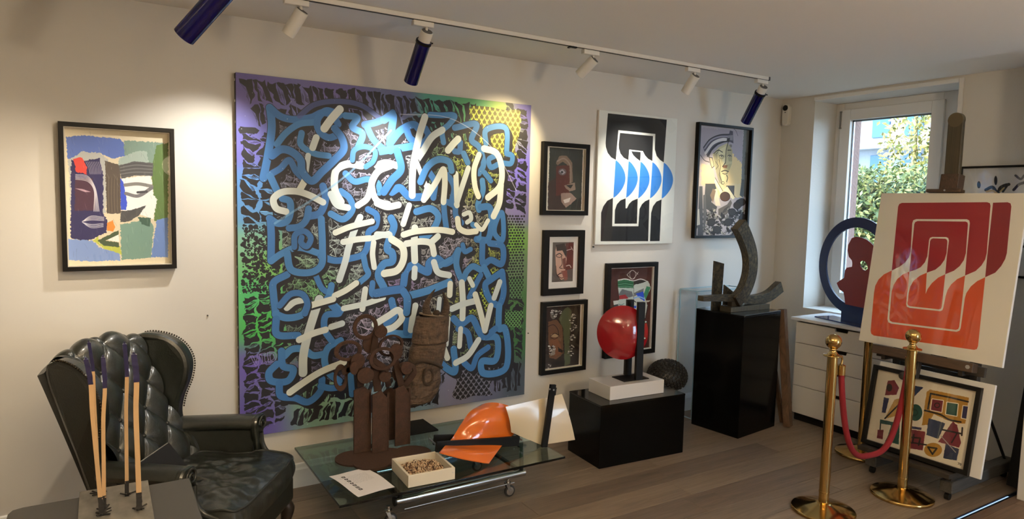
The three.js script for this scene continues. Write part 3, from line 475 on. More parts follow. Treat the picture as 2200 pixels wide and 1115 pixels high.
// abstract portrait on the left
{
  const x0 = -0.148, x1 = 0.318, y0 = 1.242, y1 = 1.917, fw = 0.020, e = fw + 0.004;
  const tex = C_(x0 + e, x1 - e, y0 + e, y1 - e, 0.012, 800, (ctx, W, H, p) => {
    ctx.fillStyle = '#d8ccb0'; ctx.fillRect(0, 0, W, H); p.tile(120, 250, 3.185);
    p.rough([70, 140, 200, 130, 440, 155, 480, 200, 485, 270, 390, 290, 300, 250, 80, 290], '#5c74ba', 10, 1);
    p.rough([465, 165, 740, 180, 760, 300, 690, 370, 560, 310, 470, 260], '#7d968a', 12, 2).rough([690, 200, 768, 180, 768, 700, 675, 720, 655, 350], '#5e7a44', 10, 3);
    p.rough([80, 300, 180, 240, 300, 250, 360, 300, 340, 660, 110, 840, 90, 400], '#b4b6b2', 14, 4).rough([430, 290, 560, 235, 620, 240, 640, 330, 560, 340, 430, 350], '#a3b4ac', 10, 5);
    p.rough([105, 300, 130, 310, 300, 285, 325, 400, 322, 660, 355, 720, 345, 795, 200, 860, 100, 830], '#2b2858', 12, 6).rough([130, 430, 250, 420, 272, 640, 130, 645], '#4a2c40', 12, 7);
    p.rough([120, 290, 178, 280, 212, 340, 212, 395, 140, 380], '#d4453c', 10, 8);
    for (let i = 0; i < 9; i++) p.line([205 + i * 12, 310, 225 + i * 11, 350, 235 + i * 9, 395], 3, '#a8a4b0');
    p.rough([335, 300, 440, 335, 445, 665, 350, 665], '#5a5048', 8, 9); drybrush(ctx, W, H, 0, 1, ['#000'], 1, 1, 1);
    for (let i = 0; i < 9; i++) p.line([352 + i * 10, 420, 350 + i * 10, 540, 354 + i * 10, 655], 3, i % 2 ? '#6e6255' : '#463e38');
    p.rough([445, 425, 650, 405, 668, 540, 695, 570, 668, 705, 560, 665, 450, 640], '#f0efec', 12, 10).rough([440, 420, 462, 450, 488, 590, 482, 640, 445, 640], '#3350c8', 6, 11);
    p.rough([430, 335, 540, 308, 668, 320, 662, 408, 540, 405, 450, 428], '#5b5b5d', 6, 12); for (let i = 0; i < 7; i++) p.line([440, 340 + i * 11, 540, 322 + i * 12, 660, 330 + i * 11], 3, i % 2 ? '#8d8d8e' : '#3d3d40');
    p.line([475, 470, 560, 462, 655, 478], 26, '#84827f').line([480, 528, 560, 545, 655, 490], 26, '#77757a').line([560, 520, 620, 515], 18, '#3f4048');
    p.rough([445, 650, 520, 640, 620, 610, 565, 680, 500, 720, 440, 725], '#4c4c4e', 6, 13).rough([350, 730, 390, 712, 408, 760, 392, 788, 350, 782], '#e08a3a', 6, 14);
    p.rough([440, 740, 640, 705, 670, 760, 652, 970, 450, 982], '#74968a', 12, 15).rough([560, 690, 650, 695, 640, 755, 590, 740], '#3f5f52', 8, 16).rough([690, 710, 768, 690, 768, 965, 652, 962], '#6a88c4', 10, 17);
    p.rough([80, 840, 250, 850, 300, 900, 440, 930, 440, 985, 200, 992, 80, 980], '#7e97cc', 14, 18).rough([255, 850, 290, 820, 300, 870, 440, 890, 452, 945, 330, 905], '#b8bf52', 8, 19);
    p.rough([285, 850, 430, 778, 432, 820, 340, 850, 432, 862, 436, 896, 325, 885], '#46563e', 6, 20).fill([352, 845, 430, 808, 434, 860], '#eceae4');
    for (let i = 0; i < 5; i++) { p.line([135, 398 + i * 8, 215, 408 + i * 9, 266 - i * 2, 480 + i * 4, 296 - i * 9, 650], 4, '#c8c4cc'); p.line([180, 720, 240, 682 + i * 7, 330, 690 + i * 6], 3, '#d6d4da').line([180, 724, 240, 762 - i * 6, 325, 756 - i * 6], 3, '#c4c4d0'); }
    p.fill([130, 492, 180, 497, 240, 517, 200, 518], '#b496a4'); drybrush(ctx, W, H, 260, 3, ['#fff', '#223', '#d8ccb0'], 46, 3, 0.16, 1.4);
  });
  wallPicture('framed_abstract', 'black box-framed abstract face in blue, green and white hanging above the armchair', x0, x1, y0, y1, { fw, depth: 0.04, art: tex, artW: x1 - x0 - 2 * e, artH: y1 - y0 - 2 * e, fillet: creamCard });
}
// column of three small masks
{
  const x0 = 2.470, x1 = 2.848, y0 = 1.522, y1 = 2.0, fw = 0.030;
  const tex = C_(x0 + 0.034, x1 - 0.034, y0 + 0.034, y1 - 0.034, 0.012, 512, (ctx, W, H, p) => {
    ctx.fillStyle = '#d9d6cc'; ctx.fillRect(0, 0, W, H); p.tile(1140, 220, 3.484);
    p.rough([145, 322, 392, 346, 378, 822, 128, 818], '#2a322e', 8, 2).rough([132, 600, 190, 560, 280, 640, 260, 815, 130, 815], '#35221f', 10, 3).fill([290, 340, 392, 346, 385, 545, 290, 540], '#232b29');
    p.rough([190, 455, 215, 400, 270, 398, 312, 450, 317, 595, 282, 615, 276, 470, 240, 442, 200, 472], '#84705f', 6, 4).rough([192, 475, 290, 470, 292, 690, 190, 700], '#5c2620', 8, 5);
    p.line([200, 440, 250, 420, 296, 470, 300, 600], 10, '#a08e80').ring(238, 520, 30, 26, '#6f6466').fill([215, 515, 240, 500, 262, 525, 240, 540], '#b9b4bc').ring(236, 522, 9, 9, '#23242c');
    p.rough([252, 622, 332, 598, 338, 655, 290, 665, 262, 640], '#9a8678', 6, 7).fill([265, 620, 320, 615, 300, 645], '#25282a'); p.rough([228, 680, 300, 676, 346, 720, 300, 762, 265, 788, 230, 742], '#a58c80', 6, 8).fill([245, 730, 300, 712, 290, 745, 255, 755], '#eadfd6');
    drybrush(ctx, W, H, 160, 5, ['#fff', '#000'], 40, 3, 0.12, 1.5);
  });
  wallPicture('framed_mask', 'small black-framed dark picture of a red-brown arched face, topmost of three', x0, x1, y0, y1, { fw, depth: 0.036, art: tex, artW: x1 - x0 - 0.068, artH: y1 - y0 - 0.068, fillet: creamCard });
}
{
  const x0 = 2.495, x1 = 2.832, y0 = 0.985, y1 = 1.422, fw = 0.044, ax0 = 2.578, ax1 = 2.752, ay0 = 1.072, ay1 = 1.340;
  const tex = C_(ax0, ax1, ay0, ay1, 0.012, 420, (ctx, W, H, p) => {
    ctx.fillStyle = '#5a5553'; ctx.fillRect(0, 0, W, H); p.tile(1140, 480, 3.279);
    p.rough([250, 140, 308, 135, 300, 320, 246, 330], '#5a2a26', 6, 1).rough([180, 165, 245, 150, 255, 250, 245, 320, 242, 388, 210, 400, 180, 345, 174, 200], '#caa493', 4, 2).rough([178, 152, 240, 140, 256, 190, 250, 240, 225, 190, 185, 195], '#2c2224', 4, 3);
    p.line([180, 225, 205, 212, 222, 225], 6, '#1f1a1c').line([180, 232, 205, 240, 222, 228], 4, '#1f1a1c').line([218, 230, 222, 290, 205, 312, 225, 318], 5, '#30201f').line([190, 365, 215, 350, 250, 358], 7, '#3a2322').line([195, 372, 220, 385, 252, 362], 6, '#5a2f2c').line([178, 300, 185, 360, 215, 402], 5, '#2a1f20');
    p.fill([225, 250, 248, 240, 250, 320, 232, 322], '#6b3a34').line([255, 190, 290, 180], 4, '#d8c8c0').line([252, 300, 275, 295, 285, 310], 6, '#d8c8c0').line([285, 165, 300, 190], 4, '#c8b8b0').rough([215, 335, 258, 330, 262, 395, 240, 405], '#8a5248', 5, 5); drybrush(ctx, W, H, 90, 6, ['#fff', '#000'], 24, 2, 0.16, 1.2);
  });
  wallPicture('framed_mask', 'small black-framed half face with wide white mat, middle of three', x0, x1, y0, y1, { fw, depth: 0.03, art: tex, artW: ax1 - ax0, artH: ay1 - ay0, artX: (ax0 + ax1) / 2 - (x0 + x1) / 2, artY: (ay0 + ay1) / 2 - y0, card: whiteCard });
}
{
  const x0 = 2.496, x1 = 2.870, y0 = 0.448, y1 = 0.942, fw = 0.030;
  const tex = C_(x0 + 0.036, x1 - 0.044, y0 + 0.036, y1 - 0.036, 0.012, 480, (ctx, W, H, p) => {
    ctx.fillStyle = '#2a1f1b'; ctx.fillRect(0, 0, W, H); p.tile(1150, 640, 6.558);
    p.rough([185, 335, 300, 305, 382, 400, 392, 560, 402, 780, 300, 865, 200, 845, 185, 600], '#6a4a33', 8, 1).rough([200, 600, 300, 560, 350, 640, 380, 780, 290, 820, 215, 760], '#7d5236', 8, 2).rough([330, 300, 400, 170, 460, 122, 512, 180, 502, 400, 482, 640, 502, 800, 492, 925, 405, 972, 412, 700, 392, 420], '#525a40', 8, 3);
    p.line([185, 400, 260, 380, 320, 450, 330, 530], 10, '#35231a').ring(275, 530, 56, 26, '#a88d6a').line([215, 540, 275, 500, 335, 530], 10, '#2c1c15').line([215, 560, 275, 580, 335, 540], 8, '#3c241a').rough([320, 690, 390, 740, 385, 775, 330, 760], '#2c2019', 6, 4).rough([270, 885, 420, 880, 410, 960, 300, 960], '#201a16', 6, 5).line([310, 978, 345, 990, 385, 970], 10, '#8c6152');
    const bloom = (x, y, r, n, s) => { const R = rng(s); for (let i = 0; i < n; i++) { const a = i / n * 6.28 + R(), q = r * (0.5 + 0.4 * R()); p.ring(x + Math.cos(a) * q, y + Math.sin(a) * q, r * 0.42, r * 0.24, i % 3 === 2 ? '#8f8d8c' : '#d2cfca'); } p.ring(x, y, r * 0.3, r * 0.3, '#241c1a'); for (let i = 0; i < n; i++) { const a = i / n * 6.28 + 0.4; p.line([x, y, x + Math.cos(a) * r, y + Math.sin(a) * r], 6, '#241c1a', false); } };
    p.ring(255, 235, 42, 66, '#6d6862'); bloom(275, 215, 52, 7, 1); bloom(352, 200, 28, 5, 2); bloom(545, 262, 42, 6, 3); bloom(515, 335, 34, 5, 4); bloom(560, 400, 30, 5, 5); bloom(520, 450, 30, 5, 6); bloom(530, 560, 44, 6, 7); bloom(515, 690, 34, 5, 8); bloom(498, 780, 38, 5, 9); p.rough([210, 700, 285, 700, 280, 800, 215, 820], '#8d877c', 6, 9); bloom(235, 700, 46, 7, 10); bloom(220, 770, 30, 4, 11); p.ring(195, 965, 50, 56, '#3a3330'); bloom(195, 965, 30, 5, 12);
  });
  wallPicture('framed_mask', 'small black-framed brown face with green leaf and white blossoms, lowest of three', x0, x1, y0, y1, { fw, depth: 0.036, art: tex, artW: x1 - x0 - 0.080, artH: y1 - y0 - 0.072, artX: -0.004, card: whiteCard, fillet: creamCard });
}
// geometric print, black and blue on white, behind acrylic
{
  const x0 = 2.920, x1 = 3.664, y0 = 1.316, y1 = 2.246;
  const tex = C_(x0, x1, y0, y1, 0.03, 1024, (ctx, W, H, p) => {
    ctx.fillStyle = '#e4e6de'; ctx.fillRect(0, 0, W, H); p.tile(1140, 220, 3.484); const K = '#0d0d0e', B = '#2f7fd2';
    p.fill([580, 75, 1027, 124, 1003, 447, 975, 428, 950, 398, 936, 350, 940, 232, 659, 203, 640, 428, 605, 410, 578, 375, 564, 330, 562, 300], K);
    p.fill([672, 224, 922, 248, 917, 437, 885, 420, 862, 395, 845, 362, 742, 350, 735, 430, 700, 412, 675, 380, 663, 340, 662, 310], K).fill([757, 363, 829, 369, 825, 437, 795, 415, 772, 392], K);
    p.fill([525, 1045, 528, 830, 545, 780, 575, 738, 618, 716, 612, 931, 811, 931, 820, 800, 838, 765, 862, 742, 895, 727, 885, 1044], K).fill([899, 1044, 908, 830, 922, 780, 948, 745, 987, 728, 972, 1043], K).fill([630, 912, 633, 810, 648, 765, 675, 735, 714, 720, 714, 795, 725, 795, 740, 762, 765, 738, 806, 722, 800, 911], K);
    for (const [xa, ya, xb, yb, xm] of [[638, 430, 621, 716, 713], [737, 436, 718, 716, 806], [828, 441, 810, 720, 896], [918, 445, 900, 720, 987], [1004, 449, 988, 722, 1074]]) { const a = []; for (let i = 0; i <= 24; i++) { const t = i / 24, bx = xa + (xb - xa) * t, by = ya + (yb - ya) * t, s = Math.sin(Math.PI * t); a.push(bx + (xm - (xa + xb) / 2) * Math.pow(s, 0.75), by); } p.fill(a, B); }
  });
  const w = x1 - x0, h = y1 - y0, t = thing('geometric_print', 'glossy white print of black blocks and five blue half discs', 'print', [(x0 + x1) / 2, y0, 0.002]);
  part('board', rbox(w - 0.01, h - 0.01, 0.018, 0.002, 0, h / 2, 0.012), whiteCard, t);
  part('artwork', new THREE.PlaneGeometry(w - 0.01, h - 0.01).translate(0, h / 2, 0.0218), M(0xffffff, 0.7, 0, { map: tex }), t);
  part('acrylic_face', new THREE.PlaneGeometry(w, h).translate(0, h / 2, 0.027), paneMat, t);
  part('hanging_pin', rod(V(-w / 2 + 0.004, -0.012, 0), V(-w / 2 + 0.004, -0.012, 0.012), 0.005), M(lin(0.02, 0.02, 0.02), 0.5), t);
}
// cubist portrait of a man in a peaked cap
{
  const x0 = 3.875, x1 = 4.489, y0 = 1.357, y1 = 2.236, fw = 0.020;
  const tex = C_(x0 + fw, x1 - fw, y0 + fw, y1 - fw, 0.012, 800, (ctx, W, H, p) => {
    ctx.fillStyle = '#a8a2a8'; ctx.fillRect(0, 0, W, H); p.tile(1480, 250, 4.13); const D = '#2c2c30';
    p.rough([100, 100, 480, 130, 480, 420, 300, 560, 110, 560], '#9d97a2', 20, 1).rough([360, 300, 470, 420, 470, 700, 380, 690, 330, 560, 370, 420], '#d8c08e', 20, 2).rough([110, 420, 210, 440, 240, 590, 110, 620], '#c0ae96', 20, 3).rough([230, 580, 460, 600, 470, 720, 260, 720], '#d6c39a', 16, 4);
    p.rough([488, 115, 570, 125, 534, 640, 505, 720, 462, 690, 478, 320], '#6a6d6b', 10, 5).rough([500, 320, 560, 330, 540, 520, 490, 520], '#555957', 14, 6).fill([470, 560, 490, 560, 480, 720, 452, 700], '#4e5150');
    p.fill([128, 280, 178, 205, 260, 166, 358, 158, 365, 124, 392, 132, 396, 240, 340, 215, 270, 242, 205, 305, 178, 366, 150, 335], '#4b4a58').line([150, 325, 215, 240, 300, 205, 350, 210], 24, '#c9c6c8').line([140, 285, 195, 215, 270, 182, 350, 178], 12, '#8d8a98').line([165, 355, 225, 270, 300, 230, 350, 220], 10, D).line([130, 275, 185, 205, 270, 165, 360, 158], 6, D).fill([345, 170, 392, 165, 390, 215, 345, 205], '#7f7d86').fill([340, 195, 366, 190, 360, 230, 336, 222], D).ring(372, 262, 12, 14, '#77736f');
    p.fill([212, 335, 268, 272, 345, 236, 388, 300, 384, 420, 352, 500, 348, 592, 312, 622, 270, 592, 245, 500, 224, 430], '#bdb58e').fill([262, 300, 330, 262, 322, 340, 270, 345], '#d2c9a0').fill([300, 380, 326, 360, 322, 420, 300, 440], '#d8cfa6').fill([226, 400, 262, 380, 280, 470, 250, 500], '#a39c7c').fill([280, 520, 330, 515, 335, 585, 300, 600], '#c9c098').fill([215, 340, 250, 320, 262, 420, 285, 520, 300, 600, 270, 592, 244, 500], '#8d8a74').fill([345, 240, 388, 300, 384, 400, 355, 400, 340, 330], '#a39c7c').fill([330, 430, 380, 420, 350, 500, 310, 470], '#b0a880');
    p.line([350, 225, 332, 300, 326, 410, 300, 445, 330, 455], 7, D, false).line([222, 330, 262, 300, 300, 318], 6, D).line([345, 300, 375, 300], 6, D).ring(290, 354, 17, 8, '#c9c2a2').ring(362, 354, 14, 8, '#c4bc9c').line([270, 352, 290, 343, 310, 355], 5, D).line([346, 352, 362, 344, 378, 354], 5, D).ring(292, 354, 5, 6, '#4a4a48').ring(364, 354, 5, 6, '#4a4a48').line([268, 366, 290, 376, 308, 366], 3, '#77735c').fill([308, 434, 345, 432, 338, 458, 304, 458], '#8a6248').line([290, 490, 320, 480, 352, 490], 7, D).line([300, 505, 325, 512, 345, 500], 5, D).line([335, 520, 345, 545, 335, 580], 7, D).ring(302, 590, 14, 12, D, 4).line([268, 380, 282, 450, 270, 520, 290, 570], 5, D, false).line([240, 400, 262, 440, 240, 470], 4, D, false).line([250, 330, 270, 290], 4, D);
    p.fill([182, 362, 210, 368, 226, 440, 206, 458, 190, 412], '#a89e88').line([182, 362, 190, 412, 206, 458, 226, 440, 210, 368], 5, D, false, true);
    p.fill([148, 600, 232, 598, 246, 640, 200, 760, 252, 802, 235, 862, 135, 812], '#44474c').fill([215, 655, 250, 640, 282, 795, 238, 792], '#c9c4b4').fill([190, 700, 215, 640, 240, 660, 215, 770], '#7a6a5c').fill([330, 614, 406, 614, 402, 720, 366, 690], '#4c4e52').fill([234, 540, 302, 662, 282, 684, 226, 582], '#e0d8bc').fill([308, 652, 346, 618, 414, 720, 390, 738, 336, 676], '#e2d9b8').line([234, 545, 302, 662], 5, D).line([345, 620, 412, 718], 5, D).line([148, 600, 232, 600], 4, D);
    p.ring(322, 712, 44, 40, '#4e3a2c').ring(322, 712, 44, 40, '#3a2a22', 6).line([285, 730, 330, 745, 360, 720], 6, '#5a3620').fill([262, 822, 340, 782, 372, 738, 384, 768, 345, 862, 302, 892, 262, 872], '#5f5b58'); for (let i = 0; i < 4; i++) p.line([290 + i * 8, 862 - i * 12, 330 + i * 8, 840 - i * 14], 4, D);
    const R = rng(9); for (let i = 0; i < 330; i++) { const x = 75 + R() * 440, y = 830 + R() * 225; if (y < 880 && x > 240 && x < 350) continue; const a = R() * 6.28, l = 14 + 26 * R(); p.fill([x, y, x + Math.cos(a) * l, y + Math.sin(a) * l, x + Math.cos(a + 0.9) * l * 0.8, y + Math.sin(a + 0.9) * l * 0.8, x + Math.cos(a + 1.7) * l * 0.5, y + Math.sin(a + 1.7) * l * 0.5], ['#2a2b30', '#3a3c42', '#2a2b30', '#a5a298', '#44464a', '#6a6a68', '#26221f'][i % 7]); }
    for (const [x, y] of [[250, 1005], [385, 850], [450, 770], [350, 940], [200, 940], [480, 900], [470, 760], [430, 790]]) p.ring(x, y, 34, 32, y < 800 ? '#352c26' : '#323236').ring(x, y, 34, 32, '#202024', 5);
    p.fill([92, 620, 122, 620, 128, 1060, 78, 1060], '#4a4e56').fill([75, 830, 92, 820, 100, 960, 70, 970], '#b6b6b2').fill([128, 700, 150, 690, 160, 900, 130, 1050], '#55585e').line([103, 342, 140, 390, 182, 406], 5, D).line([378, 95, 418, 128, 436, 172], 4, '#55525c');
  });
  wallPicture('portrait_painting', 'tall black-framed grey cubist portrait of a man in a peaked cap', x0, x1, y0, y1, { fw, depth: 0.038, art: tex, glass: false });
}
// brown picture behind the red sculpture
{
  const x0 = 3.037, x1 = 3.517, y0 = 0.505, y1 = 1.186, fw = 0.034;
  const tex = C_(x0 + fw, x1 - fw, y0 + fw, y1 - fw, 0.012, 640, (ctx, W, H, p) => {
    ctx.fillStyle = '#4a241d'; ctx.fillRect(0, 0, W, H); p.tile(1290, 550, 4.846);
    drybrush(ctx, W, H, 200, 4, ['#5a2e24', '#3a1b16'], 80, 8, 0.4, 1.5);
    const w = '#d9d4c6'; p.line([276, 197, 330, 150, 392, 190], 5, w).line([276, 197, 335, 240, 396, 168], 5, w).ring(337, 195, 30, 46, w, 4);
    p.rough([183, 255, 260, 240, 346, 262, 346, 540, 250, 548, 190, 530, 172, 480, 200, 450, 185, 330], '#b9c6be', 6, 1).rough([180, 262, 260, 246, 346, 264, 346, 335, 185, 330], '#2c6b48', 5, 2); for (let i = 0; i < 4; i++) p.line([185, 286 + i * 12, 260, 276 + i * 13, 344, 290 + i * 12], 3, i % 2 ? '#7fae90' : '#1e4a33');
    p.rough([188, 405, 225, 345, 330, 370, 342, 420, 300, 432], '#6b7074', 5, 3).rough([195, 412, 260, 400, 292, 442, 200, 452], '#9c2a30', 5, 4).line([185, 250, 260, 238, 345, 258, 420, 240, 495, 266], 7, '#e8e6de').fill([134, 468, 185, 462, 190, 500, 140, 510], '#cfd2cc').fill([140, 510, 185, 500, 190, 540, 150, 540], '#3a4650').line([190, 500, 215, 510, 248, 495], 5, '#4c6a70');
    p.rough([350, 300, 420, 252, 500, 268, 527, 330, 472, 450, 492, 520, 462, 660, 350, 545], '#c2c9c0', 6, 5).rough([352, 265, 430, 245, 490, 262, 440, 280, 352, 300], '#2b2522', 8, 6).rough([482, 315, 524, 325, 472, 455, 448, 400], '#3d8a64', 5, 7).rough([352, 385, 452, 335, 450, 372, 352, 420], '#6d7274', 5, 8).rough([368, 392, 448, 368, 462, 472, 400, 432], '#2850d4', 4, 9).line([350, 440, 400, 425, 460, 445], 12, '#86b6e8').fill([340, 520, 376, 518, 372, 545, 340, 540], '#2448c8').line([355, 470, 370, 480], 8, '#202020').line([492, 520, 478, 600, 462, 690], 8, '#1d1716').rough([470, 465, 520, 460, 515, 472, 490, 480], '#d4d4cc', 4, 11);
  });
  wallPicture('framed_mask', 'larger black-framed brown picture with green and blue shapes behind the red sculpture', x0, x1, y0, y1, { fw, depth: 0.036, art: tex, card: whiteCard, fillet: whiteCard });
}
// white picture with black brush marks on the window wall
{
  const z0 = 1.412, z1 = 1.93, y0 = 1.20, y1 = 1.90, w = z1 - z0, h = y1 - y0, fw = 0.014;
  const pl = plane(V(XC - 0.012, y1 - fw, z0 + fw), V(0, 0, 1), V(0, -1, 0), w - 2 * fw, h - 2 * fw, 640);
  const tex = canvasTex(pl.cw, pl.ch, (ctx, W, H) => {
    ctx.fillStyle = '#c9c8c6'; ctx.fillRect(0, 0, W, H); const p = painter(ctx, pl), K = '#17181b'; p.tile(1680, 130, 2.592);
    p.ring(1096, 692, 10, 20, K).ring(1190, 668, 9, 26, K).line([1135, 720, 1170, 705, 1200, 735, 1230, 700, 1262, 690], 12, K).line([1200, 740, 1215, 705, 1255, 690, 1230, 730], 8, K).line([1140, 730, 1175, 725, 1195, 740], 8, '#b09a6a').line([1215, 730, 1235, 710], 6, '#b09a6a').line([1290, 720, 1320, 690, 1348, 680], 10, K).line([1300, 640, 1330, 660, 1348, 640], 8, '#5a5c60').line([1335, 830, 1348, 820], 16, K).line([1330, 970, 1348, 990], 18, K).line([1360, 760, 1400, 860, 1380, 960, 1430, 1040], 20, K).line([1330, 900, 1400, 1010], 12, K);
    ctx.strokeStyle = K; for (let i = 0; i < 7; i++) { ctx.lineWidth = 10 + i; ctx.beginPath(); ctx.arc(W * 0.62, H * 0.55, 50 + i * 22, i, i + 1.6); ctx.stroke(); }
  });
  const t = thing('framed_drawing', 'thin black-framed white picture with black brush marks on the window wall', 'picture', [XC - 0.002, y0, (z0 + z1) / 2], -Math.PI / 2);
  fillFrame(t, w, h, { fw, depth: 0.024, art: tex, card: whiteCard });
}
// two tiny wall fixings
for (const [px, py, label] of [[446, 678, 'tiny dark nail hole fixing in wall between abstract picture and graffiti painting'], [1135, 716, 'tiny dark screw in wall beside the lower right of graffiti painting']]) {
  const p = onZ(px, py, 0.003), t = part('wall_screw', [rod(V(0, 0, 0), V(0, 0, 0.006), 0.0045, 0.0035, 10), box(0.005, 0.001, 0.001, 0, 0, 0.006)], M(lin(0.05, 0.045, 0.04), 0.5)); t.position.set(p.x, p.y, 0); tag(t, label, 'screw');
}

// ---------------------------------------------------------------- track lighting
const lampWhite = M(lin(0.72, 0.69, 0.63), 0.5), TZ = 0.56;
{
  const t = thing('light_track', 'long white ceiling track rail with a black slot holding the spotlights', 'light track', [0, CEIL, TZ]);
  part('rail', rspan(-0.3, -0.022, -0.017, 3.965, 0, 0.017, 0.002), lampWhite, t);
  part('slot', span(-0.3, -0.0238, 0.001, 3.955, -0.0215, 0.0135), blackSatin, t, 'black conductor slot');
  part('end_cap', rspan(3.955, -0.025, -0.018, 3.972, 0.0, 0.018, 0.002), M(lin(0.05, 0.05, 0.06), 0.5), t);
  const j = onY(1233, 99, CEIL - 0.024).x; part('joiner', [span(j - 0.02, -0.030, 0.0, j + 0.03, -0.022, 0.017), span(j - 0.004, -0.026, -0.03, j + 0.008, -0.012, 0.0)], blackSatin, t);
}
const blueGlass = MP(lin(0.003, 0.0035, 0.10), 0.06, 0, { transmission: 0.35, thickness: 0, ior: 1.5 });
function spotlight(label, pivot, target, o) {
  const g = thing('track_spotlight', label, 'spotlight', [pivot.x, pivot.y, pivot.z], 0, o.group);
  const d = target.clone().sub(pivot).normalize(), at = (k) => d.clone().multiplyScalar(k), r = o.r ?? 0.03, L = o.len ?? 0.125;
  const top = o.stem ?? 0.03;
  part('adapter', rbox(0.11, 0.026, 0.032, 0.004, -0.02, top + 0.012, 0), lampWhite, g);
  part('stem', [rod(V(0, 0, 0), V(0, top, 0), 0.007), ball(0.012, 0, 0, 0, 14, 10)], lampWhite, g);
  const s = at(-0.012), e = at(-0.012 + L), q = new THREE.Quaternion().setFromUnitVectors(V(0, 1, 0), d);
  const turned = (geo, p) => geo.applyQuaternion(q).translate(p.x, p.y, p.z);
  const body = part('lamp_body', turned(lathe([[0, 0], [r * 0.96, 0], [r, 0.003], [r, L - 0.002], [r - 0.002, L], [r - 0.004, L - 0.002], [r - 0.006, L - 0.03], [0, L - 0.034]], 32), s), lampWhite, g);
  part('back_plate', turned(new THREE.CylinderGeometry(r * 0.86, r * 0.86, 0.002, 24), at(-0.0135)), M(lin(0.10, 0.095, 0.09), 0.6), body);
  let end = e;
  if (o.blue) {
    const R = r + 0.006, a = L * 0.42, b = a + o.blue, p = at(-0.012 + a);
    const tube = part('blue_glass_tube', turned(lathe([[R, 0], [R, o.blue], [R - 0.003, o.blue], [R - 0.003, 0], [R, 0]], 36), p), blueGlass, g, 'dark cobalt blue glass sleeve');
    part('clamp_ring', turned(lathe([[R, 0], [R + 0.003, 0], [R + 0.003, 0.012], [R, 0.012]], 36), p.clone().addScaledVector(d, 0.004)), blackSatin, tube);
    part('clamp_screw', turned(new THREE.CylinderGeometry(0.004, 0.004, 0.014, 8).rotateZ(Math.PI / 2).translate(R + 0.008, 0, 0), p.clone().addScaledVector(d, 0.01)), blackSatin, tube);
    end = at(-0.012 + b);
  }
  part('lens', turned(new THREE.CylinderGeometry(r - 0.007, r - 0.007, 0.002, 24), at(-0.012 + L - 0.03)), M(lin(0.8, 0.8, 0.8), 0.4, 0, { emissive: o.color ?? lin(1, 0.85, 0.62), emissiveIntensity: 3 }), g);
  const l = new THREE.SpotLight(0xffffff, o.power, 0, o.angle ?? 0.5, o.penumbra ?? 1, 2); l.color.copy(o.color ?? lin(1, 0.82, 0.56));
  l.position.copy(o.blue ? end : at(-0.012 + L)).addScaledVector(d, 0.003); l.castShadow = true; l.shadow.radius = 1; l.shadow.mapSize.set(1024, 1024); g.add(l);
  l.target.position.copy(target); scene.add(l.target);
}
const LAMP = lin(1, 0.79, 0.52), WARM = lin(1, 0.84, 0.62), NEUT = lin(1, 0.95, 0.86), YEL = lin(1, 0.80, 0.46);
spotlight('white cylinder spotlight on the track aimed at the framed abstract', V(0.79, 2.42, TZ), V(0.30, 1.45, 0.03), { power: 5.7, angle: 0.62, color: NEUT, group: 'white track spotlights' });
spotlight('white track spotlight with dark blue glass tube above the graffiti painting', V(1.40, 2.42, TZ), V(1.37, 1.72, 0), { power: 6.4, angle: 0.6, color: NEUT, blue: 0.235, len: 0.115, r: 0.031 });
spotlight('white cylinder spotlight on the track aimed at upper right of graffiti painting', V(2.44, 2.42, TZ), V(2.14, 1.86, 0), { power: 5.0, angle: 0.62, color: YEL, group: 'white track spotlights' });
spotlight('white cylinder spotlight with black back plate above the geometric print', V(3.26, 2.42, TZ), V(3.2, 1.72, 0), { power: 4.2, angle: 0.6, color: NEUT, group: 'white track spotlights' });
spotlight('white track spotlight with dark blue glass tube beside the portrait and window', V(3.92, 2.42, TZ), V(4.08, 1.74, 0), { power: 3.4, angle: 0.42, color: YEL, blue: 0.245, len: 0.10, r: 0.031 });
spotlight('dark blue glass tube spotlight hanging lower, above the framed abstract', V(0.455, 2.40, 1.04), V(-0.64, 1.02, 0.05), { power: 4.6, angle: 0.66, color: WARM, blue: 0.27, len: 0.14, r: 0.034, stem: 0.07 });
// pendants in the part of the room behind and beside the photographer: bowls that light the ceiling, globes that light all round
for (const [x, z, label, power] of [[0.5, 2.75, 'white bowl pendant lamp behind the camera, close under the ceiling', 23], [-1.1, 1.5, 'white bowl pendant lamp near the left wall', 0.6]]) {
  const g = thing('bowl_pendant', label, 'pendant lamp', [x, CEIL, z], 0, 'bowl pendants');
  part('ceiling_rose', lathe([[0, 0], [0.05, 0], [0.048, -0.014], [0.01, -0.02], [0, -0.02]], 32), lampWhite, g);
  for (let k = 0; k < 3; k++) { const a = k * 2.094; part('wire', rod(V(0, -0.016, 0), V(0.15 * Math.cos(a), -0.26, 0.15 * Math.sin(a)), 0.0015, 0.0015, 6), steel, g); }
  part('bowl', lathe([[0, -0.36], [0.08, -0.352], [0.13, -0.325], [0.155, -0.285], [0.16, -0.25], [0.156, -0.25], [0.151, -0.285], [0.127, -0.321], [0.078, -0.348], [0, -0.356]], 48), lampWhite, g, 'opaque white metal bowl');
  part('bulb', ball(0.03, 0, -0.295, 0, 20, 14), M(lin(0.8, 0.8, 0.8), 0.5, 0, { emissive: LAMP, emissiveIntensity: 6 }), g);
  const l = new THREE.PointLight(0xffffff, power, 0, 2); l.color.copy(LAMP); l.position.set(0, -0.295, 0); l.castShadow = true; l.shadow.radius = 1.5; g.add(l);
}
